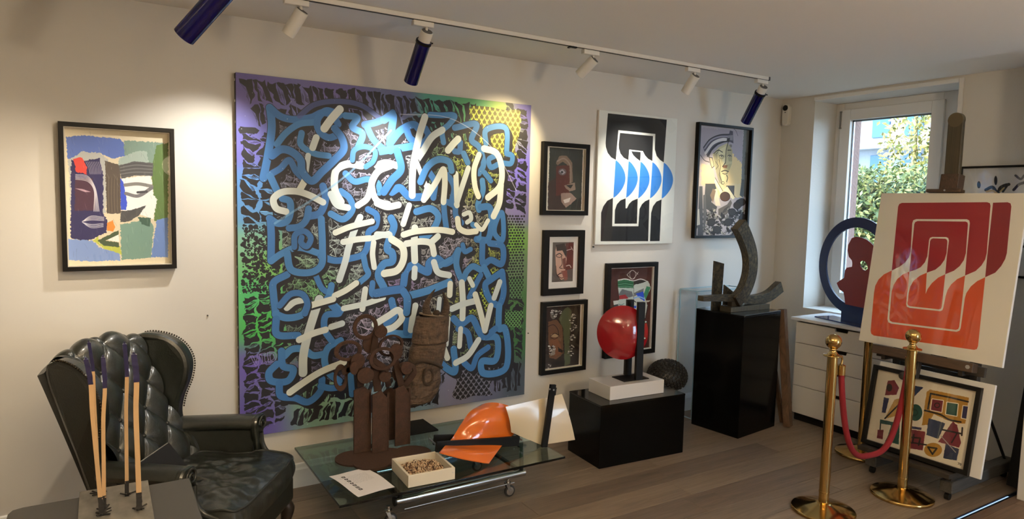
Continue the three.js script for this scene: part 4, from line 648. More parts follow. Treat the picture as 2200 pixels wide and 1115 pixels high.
for (const [x, z, label, power] of [[0.7, 4.6, 'frosted globe pendant lamp behind the camera over the middle of the room', 1.7], [2.2, 4.0, 'frosted globe pendant lamp to the right of the camera', 5.4]]) {
  const g = thing('globe_pendant', label, 'pendant lamp', [x, CEIL, z], 0, 'globe pendants');
  part('ceiling_rose', lathe([[0, 0], [0.06, 0], [0.058, -0.018], [0.01, -0.026], [0, -0.026]], 32), lampWhite, g); part('cord', rod(V(0, -0.02, 0), V(0, -0.44, 0), 0.003, 0.003, 8), blackSatin, g); part('holder', rod(V(0, -0.49, 0), V(0, -0.435, 0), 0.028, 0.022, 24), lampWhite, g);
  part('globe', ball(0.11, 0, -0.585, 0, 32, 20), M(lin(0.8, 0.8, 0.8), 0.5, 0, { emissive: LAMP, emissiveIntensity: 4 }), g, 'frosted white glass globe');
  const l = new THREE.PointLight(0xffffff, power, 0, 2); l.color.copy(LAMP); l.position.set(0, -0.585, 0); l.castShadow = true; l.shadow.radius = 5.5; g.add(l);
}
// white wall camera in the corner
{
  const p = onX(1670, 250, XC), t = thing('wall_camera', 'small white wall camera with round black lens in the room corner', 'camera', [XC, p.y - 0.09, Math.max(0.06, p.z)]);
  const w = 0.062, h = 0.175, pts = [...circlePts(0, h - w / 2, w / 2, w / 2, 24).slice(0, 13), ...circlePts(0, w / 2, w / 2, w / 2, 24).slice(12)];
  part('housing', extrude(pts, 0.042, 0.006).rotateY(-Math.PI / 2), M(lin(0.72, 0.68, 0.6), 0.4), t);
  part('lens', new THREE.CylinderGeometry(0.023, 0.023, 0.006, 28).rotateZ(Math.PI / 2).translate(-0.043, h - w / 2, 0), blackGloss, t, 'round black lens');
  part('sensor', rbox(0.003, 0.006, 0.012, 0.001, -0.0425, h - w - 0.004, 0), blackSatin, t);
}

// ---------------------------------------------------------------- the leather wing chair; local x = to its front, z = towards its side nearest the camera
const leather = MP(lin(0.010, 0.012, 0.009), 0.32, 0, { clearcoat: 0.5, clearcoatRoughness: 0.15, bumpMap: rep(tLeather, 5, 5), bumpScale: 0.0012 });
const darkWood = M(lin(0.016, 0.011, 0.008), 0.35);
{
  const chair = thing('wing_armchair', 'dark green button-tufted leather wing armchair', 'armchair', [0.31, 0, 0.66], -Math.atan2(0.568, 0.823));
  // inner back: tufted, reclined, rolling over at the crest
  const prof = curve([V(-0.115, 0.40, 0), V(-0.180, 0.52, 0), V(-0.262, 0.68, 0), V(-0.33, 0.86, 0), V(-0.362, 0.945, 0), V(-0.397, 0.982, 0), V(-0.440, 0.972, 0), V(-0.462, 0.93, 0)]);
  const HW = 0.232, S = 0.085, T = 0.105;
  const backAt = (u, v, lift = 0) => {
    const l = (u * 2 - 1) * HW, p = prof.getPointAt(v), tn = prof.getTangentAt(v), len = v * prof.getLength();
    const a = Math.PI * (l / S + len / T) / 2, b = Math.PI * (l / S - len / T) / 2, soft = 0.034 * Math.pow(Math.abs(Math.sin(a) * Math.sin(b)) + 1e-4, 0.42) * Math.min(1, (1 - v) * 9) + lift;
    const nx = tn.y, ny = -tn.x, drop = 0.05 * Math.pow(Math.abs(l / HW), 2.4) * v * v, wrap = 0.004 * Math.pow(Math.abs(l / HW), 3);
    return V(p.x + nx * soft + wrap, p.y + ny * soft - drop, l);
  };
  const back = part('tufted_back', metreUVless(grid((u, v) => backAt(u, v), 110, 120, true)), leather, chair);
  const LEN = prof.getLength(), nails = M(lin(0.05, 0.04, 0.028), 0.35, 0.8);
  for (let i = -3; i <= 3; i++) for (let j = 1; j <= 7; j++) { if ((i + j) % 2) continue; const l = i * S, v = j * T / LEN; if (Math.abs(l) > HW - 0.02 || v > 0.82) continue; const p = backAt((l / HW + 1) / 2, v, 0.004); part('button', ball(0.009, p.x, p.y, p.z, 12, 8), leather, back); }
  part('outer_back', sheet((u, v) => V(-0.20 - 0.262 * v + 0.02 * Math.pow(Math.abs(u * 2 - 1), 3), 0.26 + 0.70 * v - 0.05 * Math.pow(Math.abs(u * 2 - 1), 2.4) * v * v, (u * 2 - 1) * (HW + 0.035)), 16, 16, 0.03), leather, chair);
  // wings and arms on both sides
  for (const s of [-1, 1]) {
    const wingPts = smooth2([[-0.215, 0.40], [-0.30, 0.62], [-0.405, 0.945], [-0.36, 0.972], [-0.27, 0.958], [-0.205, 0.912], [-0.168, 0.84], [-0.170, 0.76], [-0.198, 0.67], [-0.205, 0.60], [-0.185, 0.545], [-0.13, 0.50], [-0.10, 0.40]], 8);
    const flare = (g) => { const p = g.attributes.position; for (let i = 0; i < p.count; i++) { const x = p.getX(i), y = p.getY(i); p.setZ(i, p.getZ(i) + s * (0.06 * Math.max(0, (x + 0.36) / 0.2) * Math.max(0, (y - 0.5) / 0.45))); } g.computeVertexNormals(); return g; };
    const wing = part('wing', flare(extrude(wingPts, 0.066, 0.016).translate(0, 0, s * 0.262 - 0.033)), leather, chair);
    const edge = wingPts.filter(([x, y]) => x > -0.375 && y > 0.56 && x > -0.41 + (0.96 - y) * 0.6), nl = [];
    const ec = curve(edge.map(([x, y]) => V(x, y, 0))); const n = Math.round(ec.getLength() / 0.011);
    for (let i = 0; i <= n; i++) { const p = ec.getPointAt(i / n); nl.push(ball(0.0046, p.x + 0.001, p.y, s * (0.290 + 0.06 * Math.max(0, (p.x + 0.36) / 0.2) * Math.max(0, (p.y - 0.5) / 0.45)), 6, 5)); }
    part('nail_trim', nl, nails, wing, 'row of small dark nail heads');
    // rolled arm
    const c = curve([V(-0.20, 0.548, s * 0.275), V(-0.08, 0.552, s * 0.292), V(0.04, 0.556, s * 0.305), V(0.135, 0.556, s * 0.312)]);
    const arm = part('arm', grid((u, v) => { const p = c.getPointAt(v), a = u * 2 * Math.PI; return V(p.x, p.y + 0.036 * Math.sin(a) - 0.002, p.z + s * 0.054 * Math.cos(a)); }, 28, 24, s > 0), leather, chair);
    part('arm_panel', sheet((u, v) => { const p = c.getPointAt(u); return V(p.x, 0.24 + (p.y - 0.24) * v, p.z - s * (0.018 + 0.02 * (1 - v))); }, 14, 8, 0.035), leather, arm);
    const scroll = smooth2([[0, 0.592], [0.030, 0.590], [0.055, 0.568], [0.056, 0.538], [0.034, 0.515], [0.022, 0.49], [0.030, 0.42], [0.050, 0.36], [0.052, 0.24], [-0.022, 0.24], [-0.026, 0.40], [-0.050, 0.52], [-0.052, 0.562], [-0.034, 0.586]], 6);
    part('arm_front', extrude(scroll.map(([x, y]) => [x * s, y]), 0.035, 0.012).rotateY(Math.PI / 2).scale(1, 1, -1).translate(0.125, 0, s * 0.312), leather, chair);
    chair.children.at(-1).geometry.computeVertexNormals();
    const sp = []; for (let i = 0; i <= 44; i++) { const a = i / 44 * 3.3 * Math.PI, r = 0.034 * (1 - i / 52); sp.push(V(0.166, 0.556 + r * Math.sin(a), s * 0.312 + r * Math.cos(a) * 1.15)); }
    part('arm_piping', hose(sp, 0.0042, 90, 6), leather, arm);
    const low = [V(0.163, 0.515, s * 0.296), V(0.168, 0.46, s * 0.300), V(0.19, 0.42, s * 0.302), V(0.235, 0.395, s * 0.300), V(0.285, 0.385, s * 0.296)];
    part('arm_sweep', hose(low, 0.012, 30, 8), leather, arm);
  }
  // seat cushion: T-shaped, domed and creased
  const outline = smooth2([[-0.09, -0.225], [0.13, -0.232], [0.155, -0.275], [0.20, -0.292], [0.31, -0.285], [0.335, -0.20], [0.342, 0], [0.335, 0.20], [0.31, 0.285], [0.20, 0.292], [0.155, 0.275], [0.13, 0.232], [-0.09, 0.225], [-0.10, 0]], 9);
  const cy = (x, z) => 0.452 - 0.030 * Math.pow(Math.abs(z) / 0.29, 2.6) - 0.02 * Math.max(0, (x - 0.28) / 0.06) + 0.020 * fbm(x * 9 + 3, z * 16, 0.3, 4) - 0.012 * Math.abs(Math.sin((z * 26 + 6 * fbm(x * 5, z * 4, 7, 2)) + x * 9)) * Math.exp(-Math.pow((z + 0.02) / 0.17, 2));
  const centre = [0.12, 0], ring = (k) => outline.map(([x, z]) => [centre[0] + (x - centre[0]) * k, z * k]);
  const top = grid((u, v) => { const o = outline[Math.round(u * outline.length) % outline.length], k = v; const x = centre[0] + (o[0] - centre[0]) * k, z = o[1] * k; return V(x, cy(x, z), z); }, outline.length, 44, true);
  const skirt = grid((u, v) => { const o = outline[Math.round(u * outline.length) % outline.length], b = 0.012 * Math.sin(v * Math.PI) + 0.004 * Math.sin(u * 190) * Math.sin(v * 3.1); const dx = o[0] - centre[0], dz = o[1], L = Math.hypot(dx, dz), yt = cy(o[0], o[1]); return V(o[0] + dx / L * b, yt + (0.318 - yt) * v, o[1] + dz / L * b); }, outline.length, 8, true);
  const cushion = part('seat_cushion', [top, skirt], leather, chair);
  part('piping', hose(outline.filter((_, i) => i % 3 === 0).map(([x, z]) => V(x * 1.006, cy(x, z) + 0.001, z * 1.006)), 0.0048, 200, 6, true), leather, cushion);
  // seat rail and legs
  part('seat_rail', [rbox(0.53, 0.135, 0.60, 0.025, 0.055, 0.262, 0, 3)], leather, chair);
  const leg = (x, z, back_) => { const k = back_ ? [[0, 0.20, 0.026], [-0.02, 0.12, 0.021], [-0.055, 0.0, 0.016]] : [[0, 0.22, 0.032], [0.02, 0.17, 0.034], [0.012, 0.10, 0.021], [-0.002, 0.04, 0.015], [0.012, 0.012, 0.022], [0.014, 0.0, 0.022]];
    const c = curve(k.map(([a, b]) => V(x + a, b, z + (back_ ? 0 : Math.sign(z) * a * 0.5)))), rad = (v) => { const f = v * (k.length - 1), i = Math.min(k.length - 2, Math.floor(f)); return k[i][2] + (k[i + 1][2] - k[i][2]) * (f - i); };
    part('leg', grid((u, v) => { const p = c.getPoint(v), a = u * 2 * Math.PI; return V(p.x + rad(v) * Math.cos(a), p.y, p.z + rad(v) * Math.sin(a)); }, 14, 16), darkWood, chair); };
  leg(0.275, 0.262, false); leg(0.275, -0.262, false); leg(-0.17, 0.24, true); leg(-0.17, -0.24, true);
  // dark folder standing on the seat against the back
  const fw = V(0.823, 0, 0.568), fl = V(0.568, 0, -0.823);
  const seat = (f, l, y) => V(0.31, y, 0.66).addScaledVector(fw, f).addScaledVector(fl, l);
  const folder = thing('black_folder', 'flat dark grey folder with pale edges standing on the armchair seat', 'folder');
  const a = onP(296 + 0, 1020, seat(0.03, 0, 0.46), fw), n = V(0.823, 0.25, 0.568).normalize(), p0 = seat(-0.02, 0, 0.52);
  const cs = [[276, 1010], [360, 952], [410, 1013], [330, 1075]].map(([x, y]) => onP(x, y, p0, n));
  const ctr = cs[1].clone().add(cs[3]).multiplyScalar(0.5), ux = cs[2].clone().sub(cs[1]), uy = cs[0].clone().sub(cs[1]), fit = Math.min(1, (cs[1].y - 0.468) / -(ux.y + uy.y)); ux.multiplyScalar(fit); uy.multiplyScalar(fit);
  const sheetAt = (k, off) => (u, v) => cs[1].clone().addScaledVector(ux, 0.5 + (u - 0.5) * k).addScaledVector(uy, 0.5 + (v - 0.5) * k).addScaledVector(n, off);
  part('cover', sheet(sheetAt(1, 0.004), 2, 2, 0.005), M(lin(0.012, 0.013, 0.016), 0.6), folder); part('pages', sheet(sheetAt(1.02, -0.001), 2, 2, 0.003), M(lin(0.35, 0.35, 0.36), 0.8), folder, 'pale page edge');
}
function metreUVless(g) { return g; }

// ---------------------------------------------------------------- low glass table and what stands on it
const TY = 0.28;                                            // top of the glass
const rustMat = M(0xffffff, 0.85, 0.1, { map: rep(tRust, 3, 3), bumpMap: rep(tNoise, 8, 8), bumpScale: 0.0012 });
{
  const t = thing('glass_coffee_table', 'low glass coffee table on chrome tubes with small wheels', 'coffee table');
  const bl = onY(603, 966, TY), fl = onY(745, 1084, TY), fr = onY(1214, 980, TY);
  const zF = (fl.z + fr.z) / 2, zB = bl.z, xL = (bl.x + fl.x) / 2 + 0.02, xR = fr.x;
  const glassMat = MP(lin(0.80, 0.90, 0.86), 0.0, 0, { transmission: 1, thickness: 0.01, ior: 1.5, attenuationColor: lin(0.25, 0.42, 0.36), attenuationDistance: 0.05 });
  part('glass_top', rspan(xL, TY - 0.012, zB, xR, TY, zF, 0.002), glassMat, t, 'greenish clear glass');
  const zc = 0.672, yc = 0.118, x0 = 1.215, x1 = 1.965, zb = 0.30;
  for (const z of [zc, zb]) part('tube', [rod(V(x0, yc, z), V(x1, yc, z), 0.019, 0.019, 28), rod(V(x0 - 0.006, yc, z), V(x0, yc, z), 0.016, 0.016, 20)], chrome, t, 'chrome tube');
  for (const [x, z] of [[x0 + 0.02, zc], [x1 - 0.02, zc], [x0 + 0.02, zb], [x1 - 0.02, zb]]) {
    part('support', [rod(V(x, yc + 0.015, z), V(x, TY - 0.018, z), 0.012), rod(V(x, TY - 0.02, z), V(x, TY - 0.0125, z), 0.026, 0.026, 24)], blackSteel, t);
  }
  part('end_disc', rod(V(x0 - 0.012, yc, zc), V(x0 - 0.005, yc, zc), 0.024, 0.024, 24), blackSatin, t);
  for (const x of [x0 + 0.01, x1 - 0.03]) part('cross_rail', rspan(x, yc - 0.008, zb, x + 0.02, yc + 0.008, zc, 0.002), blackSteel, t);
  part('wire_rod', rod(V(x0 + 0.04, 0.072, zc + 0.012), V(x1 - 0.07, 0.078, zc + 0.012), 0.0022, 0.0022, 8), steel, t);
  const castor = (x, z, a) => {
    const c = part('castor_fork', [rod(V(x, 0.078, z), V(x, yc - 0.015, z), 0.011), rod(V(x, 0.076, z), V(x, 0.084, z), 0.018), bar(V(x - 0.010, 0.082, z - 0.012), V(x + 0.012, 0.032, z - 0.012), 0.018, 0.002, V(0, 0, 1)), bar(V(x - 0.010, 0.082, z + 0.012), V(x + 0.012, 0.032, z + 0.012), 0.018, 0.002, V(0, 0, 1))], chrome, t);
    part('wheel', lathe([[0, -0.008], [0.024, -0.008], [0.031, -0.006], [0.032, 0], [0.031, 0.006], [0.024, 0.008], [0, 0.008]], 32).rotateX(Math.PI / 2).translate(x + 0.012, 0.032, z), M(lin(0.03, 0.028, 0.027), 0.5), t);
    part('hub', lathe([[0, -0.0092], [0.022, -0.0088], [0.023, 0], [0.022, 0.0088], [0, 0.0092]], 24).rotateX(Math.PI / 2).translate(x + 0.012, 0.032, z), M(lin(0.32, 0.28, 0.25), 0.4, 0.5), t);
  };
  castor(1.86, zc, 0); castor(1.175, zc, 0); castor(1.86, zb, 0); castor(1.24, zb, 0);
}
const restY = TY + 0.002;
// loose printed sheet
{
  const c = [[706.4, 1026], [784, 1005.7], [848.9, 1046.6], [769.8, 1069]].map(([x, y]) => onY(x, y, restY));
  const tex = canvasTex(480, 680, (ctx, W, H) => { // portrait page: text lines and a row of small dark emblems
    ctx.fillStyle = '#e2dfe2'; ctx.fillRect(0, 0, W, H); const R = rng(3);
    ctx.fillStyle = '#a9a6ac'; for (let j = 0; j < 9; j++) { let x = 70; const l = 260 + R() * 110; while (x < 60 + l) { const w = 8 + R() * 26; ctx.fillRect(x, 120 + j * 26, w, 5); x += w + 7; } }
    ctx.save(); ctx.translate(330, 90); for (let i = 0; i < 7; i++) { ctx.fillStyle = '#15141a'; const y = i * 66; if (i === 5) { ctx.fillRect(0, y, 46, 14); ctx.fillRect(0, y + 20, 46, 14); ctx.fillRect(0, y + 40, 46, 12); } else if (i % 2) { ctx.beginPath(); ctx.arc(22, y + 24, 22, 0, 6.3); ctx.fill(); ctx.fillStyle = '#e2dfe2'; ctx.fillRect(16, y + 8, 10, 22); } else { ctx.fillRect(0, y, 44, 46); ctx.fillStyle = '#e2dfe2'; ctx.fillRect(12, y + 10, 8, 20); ctx.fillRect(28, y + 22, 10, 14); } } ctx.restore();
  });
  const t = thing('printed_sheet', 'loose white printed sheet with small black emblems on the glass table', 'paper');
  const q = (u, v) => c[0].clone().multiplyScalar((1 - u) * (1 - v)).addScaledVector(c[1], u * (1 - v)).addScaledVector(c[2], u * v).addScaledVector(c[3], (1 - u) * v);
  const wave = (u, v) => { const p = q(u, v); p.y = restY + 0.002 + 0.008 * Math.pow(Math.abs(u - 0.5) * 2, 3) * (0.5 + 0.5 * Math.sin(v * 5)) + 0.003 * Math.sin(v * 6 + u * 4) * u; return p; };
  // u runs left to back, v towards the right-front; emblems read along v
  const g = grid((u, v) => wave(u, v), 16, 20); const uv = g.attributes.uv; for (let i = 0; i < uv.count; i++) { const u = uv.getX(i), v = uv.getY(i); uv.setXY(i, 1 - u, 1 - v); }
  part('page', g, new THREE.MeshStandardMaterial({ map: tex, roughness: 0.85, side: THREE.DoubleSide }), t);
}
// square tray of crumbs
{
  const L = onY(829, 1012, restY), Fp = onY(876.8, 1049, restY), Rp = onY(977.7, 1029.5, restY), a = Rp.clone().sub(Fp), b = L.clone().sub(Fp), w = a.length(), d = b.length() * 1.0, hgt = 0.058, th = 0.012;
  const t = thing('wooden_tray', 'square cream wooden tray on the glass table filled with brown husks', 'tray', [Fp.x, restY, Fp.z], Math.atan2(-a.z, a.x));
  const m = M(lin(0.70, 0.64, 0.52), 0.6);
  part('side', rspan(0, 0, -th, w, hgt, 0, 0.0025), m, t); part('side', rspan(0, 0, -d, w, hgt, -d + th, 0.0025), m, t); part('side', rspan(0, 0, -d + th, th, hgt, -th, 0.0025), m, t); part('side', rspan(w - th, 0, -d + th, w, hgt, -th, 0.0025), m, t);
  part('bottom', span(th, 0, -d + th, w - th, 0.008, -th), m, t); part('screw', rod(V(w - 0.012, 0.036, 0), V(w - 0.012, 0.036, 0.001), 0.0025, 0.0025, 10), steel, t);
  // heap of dried husks
  const R = rng(21), husk = new THREE.TorusGeometry(0.0058, 0.0026, 5, 8, 4.3); const n = 900;
  const im = new THREE.InstancedMesh(husk, M(0xffffff, 0.7), n); im.name = 'dried_husks'; const mm = new THREE.Matrix4(), cols = [lin(0.30, 0.16, 0.08), lin(0.55, 0.36, 0.22), lin(0.72, 0.58, 0.42), lin(0.10, 0.05, 0.03), lin(0.62, 0.46, 0.30)];
  for (let i = 0; i < n; i++) { const x = th + 0.012 + R() * (w - 2 * th - 0.024), z = -th - 0.012 - R() * (d - 2 * th - 0.024), r = Math.hypot((x - w / 2) / (w / 2), (z + d / 2) / (d / 2)), top = 0.016 + 0.028 * Math.max(0, 1 - r * r * 0.9); mm.makeRotationFromEuler(new THREE.Euler(R() * 6.28, R() * 6.28, R() * 6.28)); const k = 0.7 + 0.6 * R(); mm.scale(V(k, k, k)); mm.setPosition(x, 0.010 + (top - 0.004) * (0.35 + 0.65 * R()), z); im.setMatrixAt(i, mm); im.setColorAt(i, cols[Math.floor(R() * 5)]); }
  im.position.copy(t.position); im.rotation.copy(t.rotation); scene.add(im);
  tag(im, 'heap of brown and pale dried husks inside the square tray', 'husks', null, 'stuff');
}
// rusted steel sculpture
{
  const zp = 0.36, t = thing('rusted_steel_sculpture', 'rust brown steel sculpture of three posts crowned by rings and discs', 'sculpture');
  const W = (px, py, z = zp) => onZ(px, py, z);
  // overlapping round base plates
  [[765, 986, 0.105], [830, 984, 0.12], [885, 976, 0.10], [800, 996, 0.095]].forEach(([x, y, r], i) => { const p = onY(x, y, restY); part('base_plate', new THREE.CylinderGeometry(r, r, 0.008 + 0.0012 * i, 40).translate(p.x, restY + 0.004 + 0.0006 * i, Math.min(p.z, 0.62)), rustMat, t); });
  // posts: folded plate, cut slanting at the top
  const post = (xl, xr, top, z, cut) => {
    const b0 = W(xl, 980, z), b1 = W(xr, 980, z), w = b1.x - b0.x, y1 = W((xl + xr) / 2, top, z).y, y0 = restY + 0.010;
    const g1 = extrude([[0, y0], [w, y0], [w, y1 - cut * w], [w * 0.55, y1], [0, y1 - 0.02]], 0.012, 0.002).translate(b0.x, 0, z), g2 = extrude([[0, y0], [0.075, y0], [0.075, y1 - 0.05], [0, y1 - 0.02]], 0.012, 0.002).rotateY(Math.PI / 2).translate(b0.x + w - 0.008, 0, z + 0.012);
    part('post', [g1, g2], rustMat, t);
  };
  post(759, 794, 828, 0.40, 0.4); post(798, 832, 838, 0.44, 0.6); post(847, 878, 826, 0.40, 0.7); post(822, 850, 832, 0.30, 0.3);
  const ringAt = (x, y, rx, ry, k, z, tilt = 0) => { const c = W(x, y, z), s = c.x - W(x - 1, y, z).x; const o = circlePts(0, 0, rx * s, ry * s, 44), i = circlePts(0, 0, rx * s * k, ry * s * k, 44).reverse(); part('ring', extrude(o, 0.012, 0.002, [i]).rotateY(tilt).translate(c.x, c.y, z), rustMat, t); };
  const discAt = (x, y, rx, ry, z, tilt = 0) => { const c = W(x, y, z), s = c.x - W(x - 1, y, z).x; part('disc', extrude(circlePts(0, 0, rx * s, ry * s, 36), 0.012, 0.002).rotateY(tilt).translate(c.x, c.y, z), rustMat, t); };
  ringAt(784, 702, 27, 27, 0.70, 0.36); ringAt(747, 753, 30, 22, 0.70, 0.40); ringAt(822, 770, 30, 24, 0.74, 0.43); ringAt(731, 811, 15, 29, 0.60, 0.37); ringAt(868, 800, 26, 22, 0.70, 0.36); ringAt(838, 742, 32, 22, 0.80, 0.33, 0.3);
  discAt(817, 712, 14, 13, 0.38); discAt(850, 755, 14, 17, 0.40); discAt(784, 806, 18, 17, 0.45); discAt(795, 738, 17, 20, 0.35); discAt(768, 775, 15, 16, 0.42); discAt(872, 790, 12, 13, 0.44); discAt(812, 790, 15, 11, 0.36); discAt(760, 790, 9, 14, 0.44); discAt(826, 808, 13, 12, 0.41);
  const stem = (a, b, w, z) => part('stem', bar(W(...a, z), W(...b, z), w, 0.012, V(0, 0, 1)), rustMat, t);
  stem([775, 830], [768, 770], 0.035, 0.42); stem([812, 840], [800, 760], 0.04, 0.40); stem([862, 828], [846, 760], 0.035, 0.40); stem([800, 760], [808, 715], 0.03, 0.38); stem([745, 800], [755, 765], 0.02, 0.40); stem([790, 765], [835, 795], 0.028, 0.43); stem([870, 828], [890, 800], 0.03, 0.40); stem([735, 800], [760, 790], 0.03, 0.40); stem([835, 830], [826, 790], 0.03, 0.36);
}
// carved wooden figure on a thin stand
{
  const z = 0.165, t = thing('carved_wooden_totem', 'carved dark wooden totem with two horns on thin black stand', 'sculpture');
  const W = (px, py) => onZ(px, py, z), tc = (x, y) => W(690 + x / 3.187, 610 + y / 3.187);
  const wood = M(lin(0.115, 0.075, 0.048), 0.8, 0, { map: rep(dataTexTone(), 2, 2), bumpMap: rep(tBark, 2, 2), bumpScale: 0.006 });
  const rows = [[612, 838, 45], [640, 800, 118], [668, 740, 128], [690, 660, 126], [700, 600, 112], [718, 520, 118], [730, 440, 120], [745, 400, 112], [745, 390, 122], [752, 300, 116], [764, 222, 110], [766, 214, 92]];
  const sx = W(900, 760).x - W(899, 760).x, k = sx / 3.187;
  const rr = rows.map(([x, y, r]) => ({ c: tc(x, y), r: r * k }));
  const at = (v) => { const f = v * (rr.length - 1), i = Math.min(rr.length - 2, Math.floor(f)), q = f - i; return { c: rr[i].c.clone().lerp(rr[i + 1].c, q), r: rr[i].r + (rr[i + 1].r - rr[i].r) * q }; };
  const body = part('body', grid((u, v) => { const { c, r } = at(v), a = u * 2 * Math.PI, front = Math.max(0, Math.sin(a)); let q = r * (1 + 0.05 * fbm(Math.cos(a) * 2, Math.sin(a) * 2 + v * 9, 1, 3));
    q -= r * 0.10 * Math.exp(-Math.pow((v - 0.62) / 0.02, 2)) * front; q += r * 0.09 * Math.exp(-Math.pow((v - 0.30) / 0.05, 2)) * Math.exp(-Math.pow((a - 1.1) / 0.35, 2)); q -= r * 0.14 * Math.exp(-Math.pow((v - 0.48) / 0.05, 2)) * Math.exp(-Math.pow((a - 1.7) / 0.3, 2));
    return V(c.x + q * Math.cos(a), c.y, c.z + q * 0.75 * Math.sin(a)); }, 64, 110), wood, t);
  const topC = rr.at(-1); part('sawn_top', new THREE.CylinderGeometry(topC.r, topC.r, 0.006, 32).scale(1, 1, 0.75).rotateZ(-0.16).translate(topC.c.x, topC.c.y + 0.002, topC.c.z), M(lin(0.30, 0.21, 0.13), 0.8, 0, { bumpMap: rep(tBark, 2, 1), bumpScale: 0.003 }), t, 'paler sawn top face');
  const horn = (pts, r) => { const c = curve(pts.map(([x, y, dz]) => { const p = tc(x, y); p.z += dz; return p; })); part('horn', grid((u, v) => { const p = c.getPoint(v), a = u * 6.2832, q = r * Math.pow(1 - v, 0.6) * (1 - 0.15 * v) + 0.001; return V(p.x + q * Math.cos(a), p.y, p.z + q * Math.sin(a)); }, 18, 24), wood, t); };
  horn([[722, 215, 0.012], [712, 150, 0.012], [735, 90, 0.012], [775, 32, 0.012]], 0.026); horn([[842, 225, -0.005], [860, 160, -0.005], [855, 110, -0.005], [836, 52, -0.005]], 0.026); part('tongue', ball(1, 0, 0, 0, 16, 10).scale(0.022, 0.018, 0.018).translate(tc(780, 195).x, tc(780, 195).y, z + 0.02), wood, t);
  part('carved_eye', new THREE.TorusGeometry(0.036, 0.008, 8, 28).scale(0.9, 1.3, 1).rotateY(0.2).translate(tc(690, 610).x, tc(690, 610).y, z + 0.086), wood, t); part('carved_brow', hose([[600, 540, 0.05], [650, 505, 0.08], [730, 520, 0.09], [800, 560, 0.05]].map(([x, y, dz]) => tc(x, y).add(V(0, 0, dz))), 0.010, 30, 8), wood, t);
  const f = onY(889, 938, restY), foot = [[875, 918], [912, 910], [947, 927], [886, 939]].map(([x, y]) => onY(x, y, restY + 0.006));
  const x0 = foot[3].x - 0.06, x1 = foot[2].x, z0 = 0.052, z1 = 0.27; part('stand_base', rspan(x0, restY, z0, x1, restY + 0.008, z1, 0.001), blackSatin, t); part('stand_rod', rspan(tc(612, 0).x - 0.006, restY + 0.006, z - 0.004, tc(612, 0).x + 0.006, tc(612, 800).y, z + 0.004, 0.001), blackSatin, t);
}
function dataTexTone() { return dataTex(128, 256, (u, v) => { const n = fbm(u * 8, v * 10, 4, 5), s = Math.abs(fbm(u * 20, v * 5, 9, 3)); const k = 0.9 + 0.8 * n - 0.9 * s; return [k, k * 0.95, k * 0.9]; }); }
// orange bent sheet held between two black bars
const orangeMat = MP(lin(0.72, 0.155, 0.018), 0.12, 0, { clearcoat: 1, clearcoatRoughness: 0.03 });
{
  const t = thing('orange_sheet_sculpture', 'glossy orange bent sheet sculpture clamped between two black bars on glass table', 'sculpture');
  const O = (x, y, z) => onZ(600 + x / 3.329, 780 + y / 3.329, z);
  const tip = onY(600 + 1500 / 3.329, 780 + 722 / 3.329, restY + 0.004), zt = tip.z;
  const zb = zt - 0.20, rows = [ // left and right edge points with depth, lower tip to crest
    [[1145, 640, zt - 0.06], [1330, 690, zt - 0.02], [1500, 718, zt]], [[1180, 600, zt - 0.12], [1390, 640, zt - 0.06], [1550, 648, zt - 0.07]], [[1205, 575, zb + 0.03], [1400, 578, zb + 0.05], [1620, 560, zb + 0.03]],
    [[1240, 535, zb - 0.005], [1460, 505, zb + 0.035], [1690, 490, zb]], [[1300, 440, zb - 0.03], [1500, 415, zb + 0.035], [1720, 430, zb - 0.01]], [[1370, 345, zb - 0.06], [1550, 345, zb + 0.01], [1742, 395, zb - 0.02]], [[1450, 298, zb - 0.08], [1590, 292, zb - 0.04], [1755, 370, zb - 0.03]]];
  const cr = rows.map((r) => new THREE.QuadraticBezierCurve3(O(...r[0]), O(...r[1]).multiplyScalar(2).addScaledVector(O(...r[0]), -0.5).addScaledVector(O(...r[2]), -0.5), O(...r[2])));
  part('orange_sheet', sheet((u, v) => curve(cr.map((c) => c.getPoint(u))).getPoint(v), 26, 40, 0.005), orangeMat, t);
  const b0 = O(1120, 599, zb + 0.055), b1 = O(1713, 556, zb + 0.055), c0 = O(1104, 572, zb - 0.03), c1 = O(1713, 532, zb - 0.03); c0.y += 0.016; c1.y += 0.008;
  part('bar', bar(b0, b1, 0.016, 0.052), blackSatin, t); part('bar', bar(c0, c1, 0.016, 0.05), blackSatin, t);
  for (const [x, y] of [[1672, 512], [1695, 520], [1100, 560]]) { const p = O(x, y, zb), q = p.clone(); part('bolt', rod(p.add(V(0, 0.0, -0.045)), q.add(V(0, -0.008, 0.062)), 0.0045, 0.0045, 10), steel, t); }
}
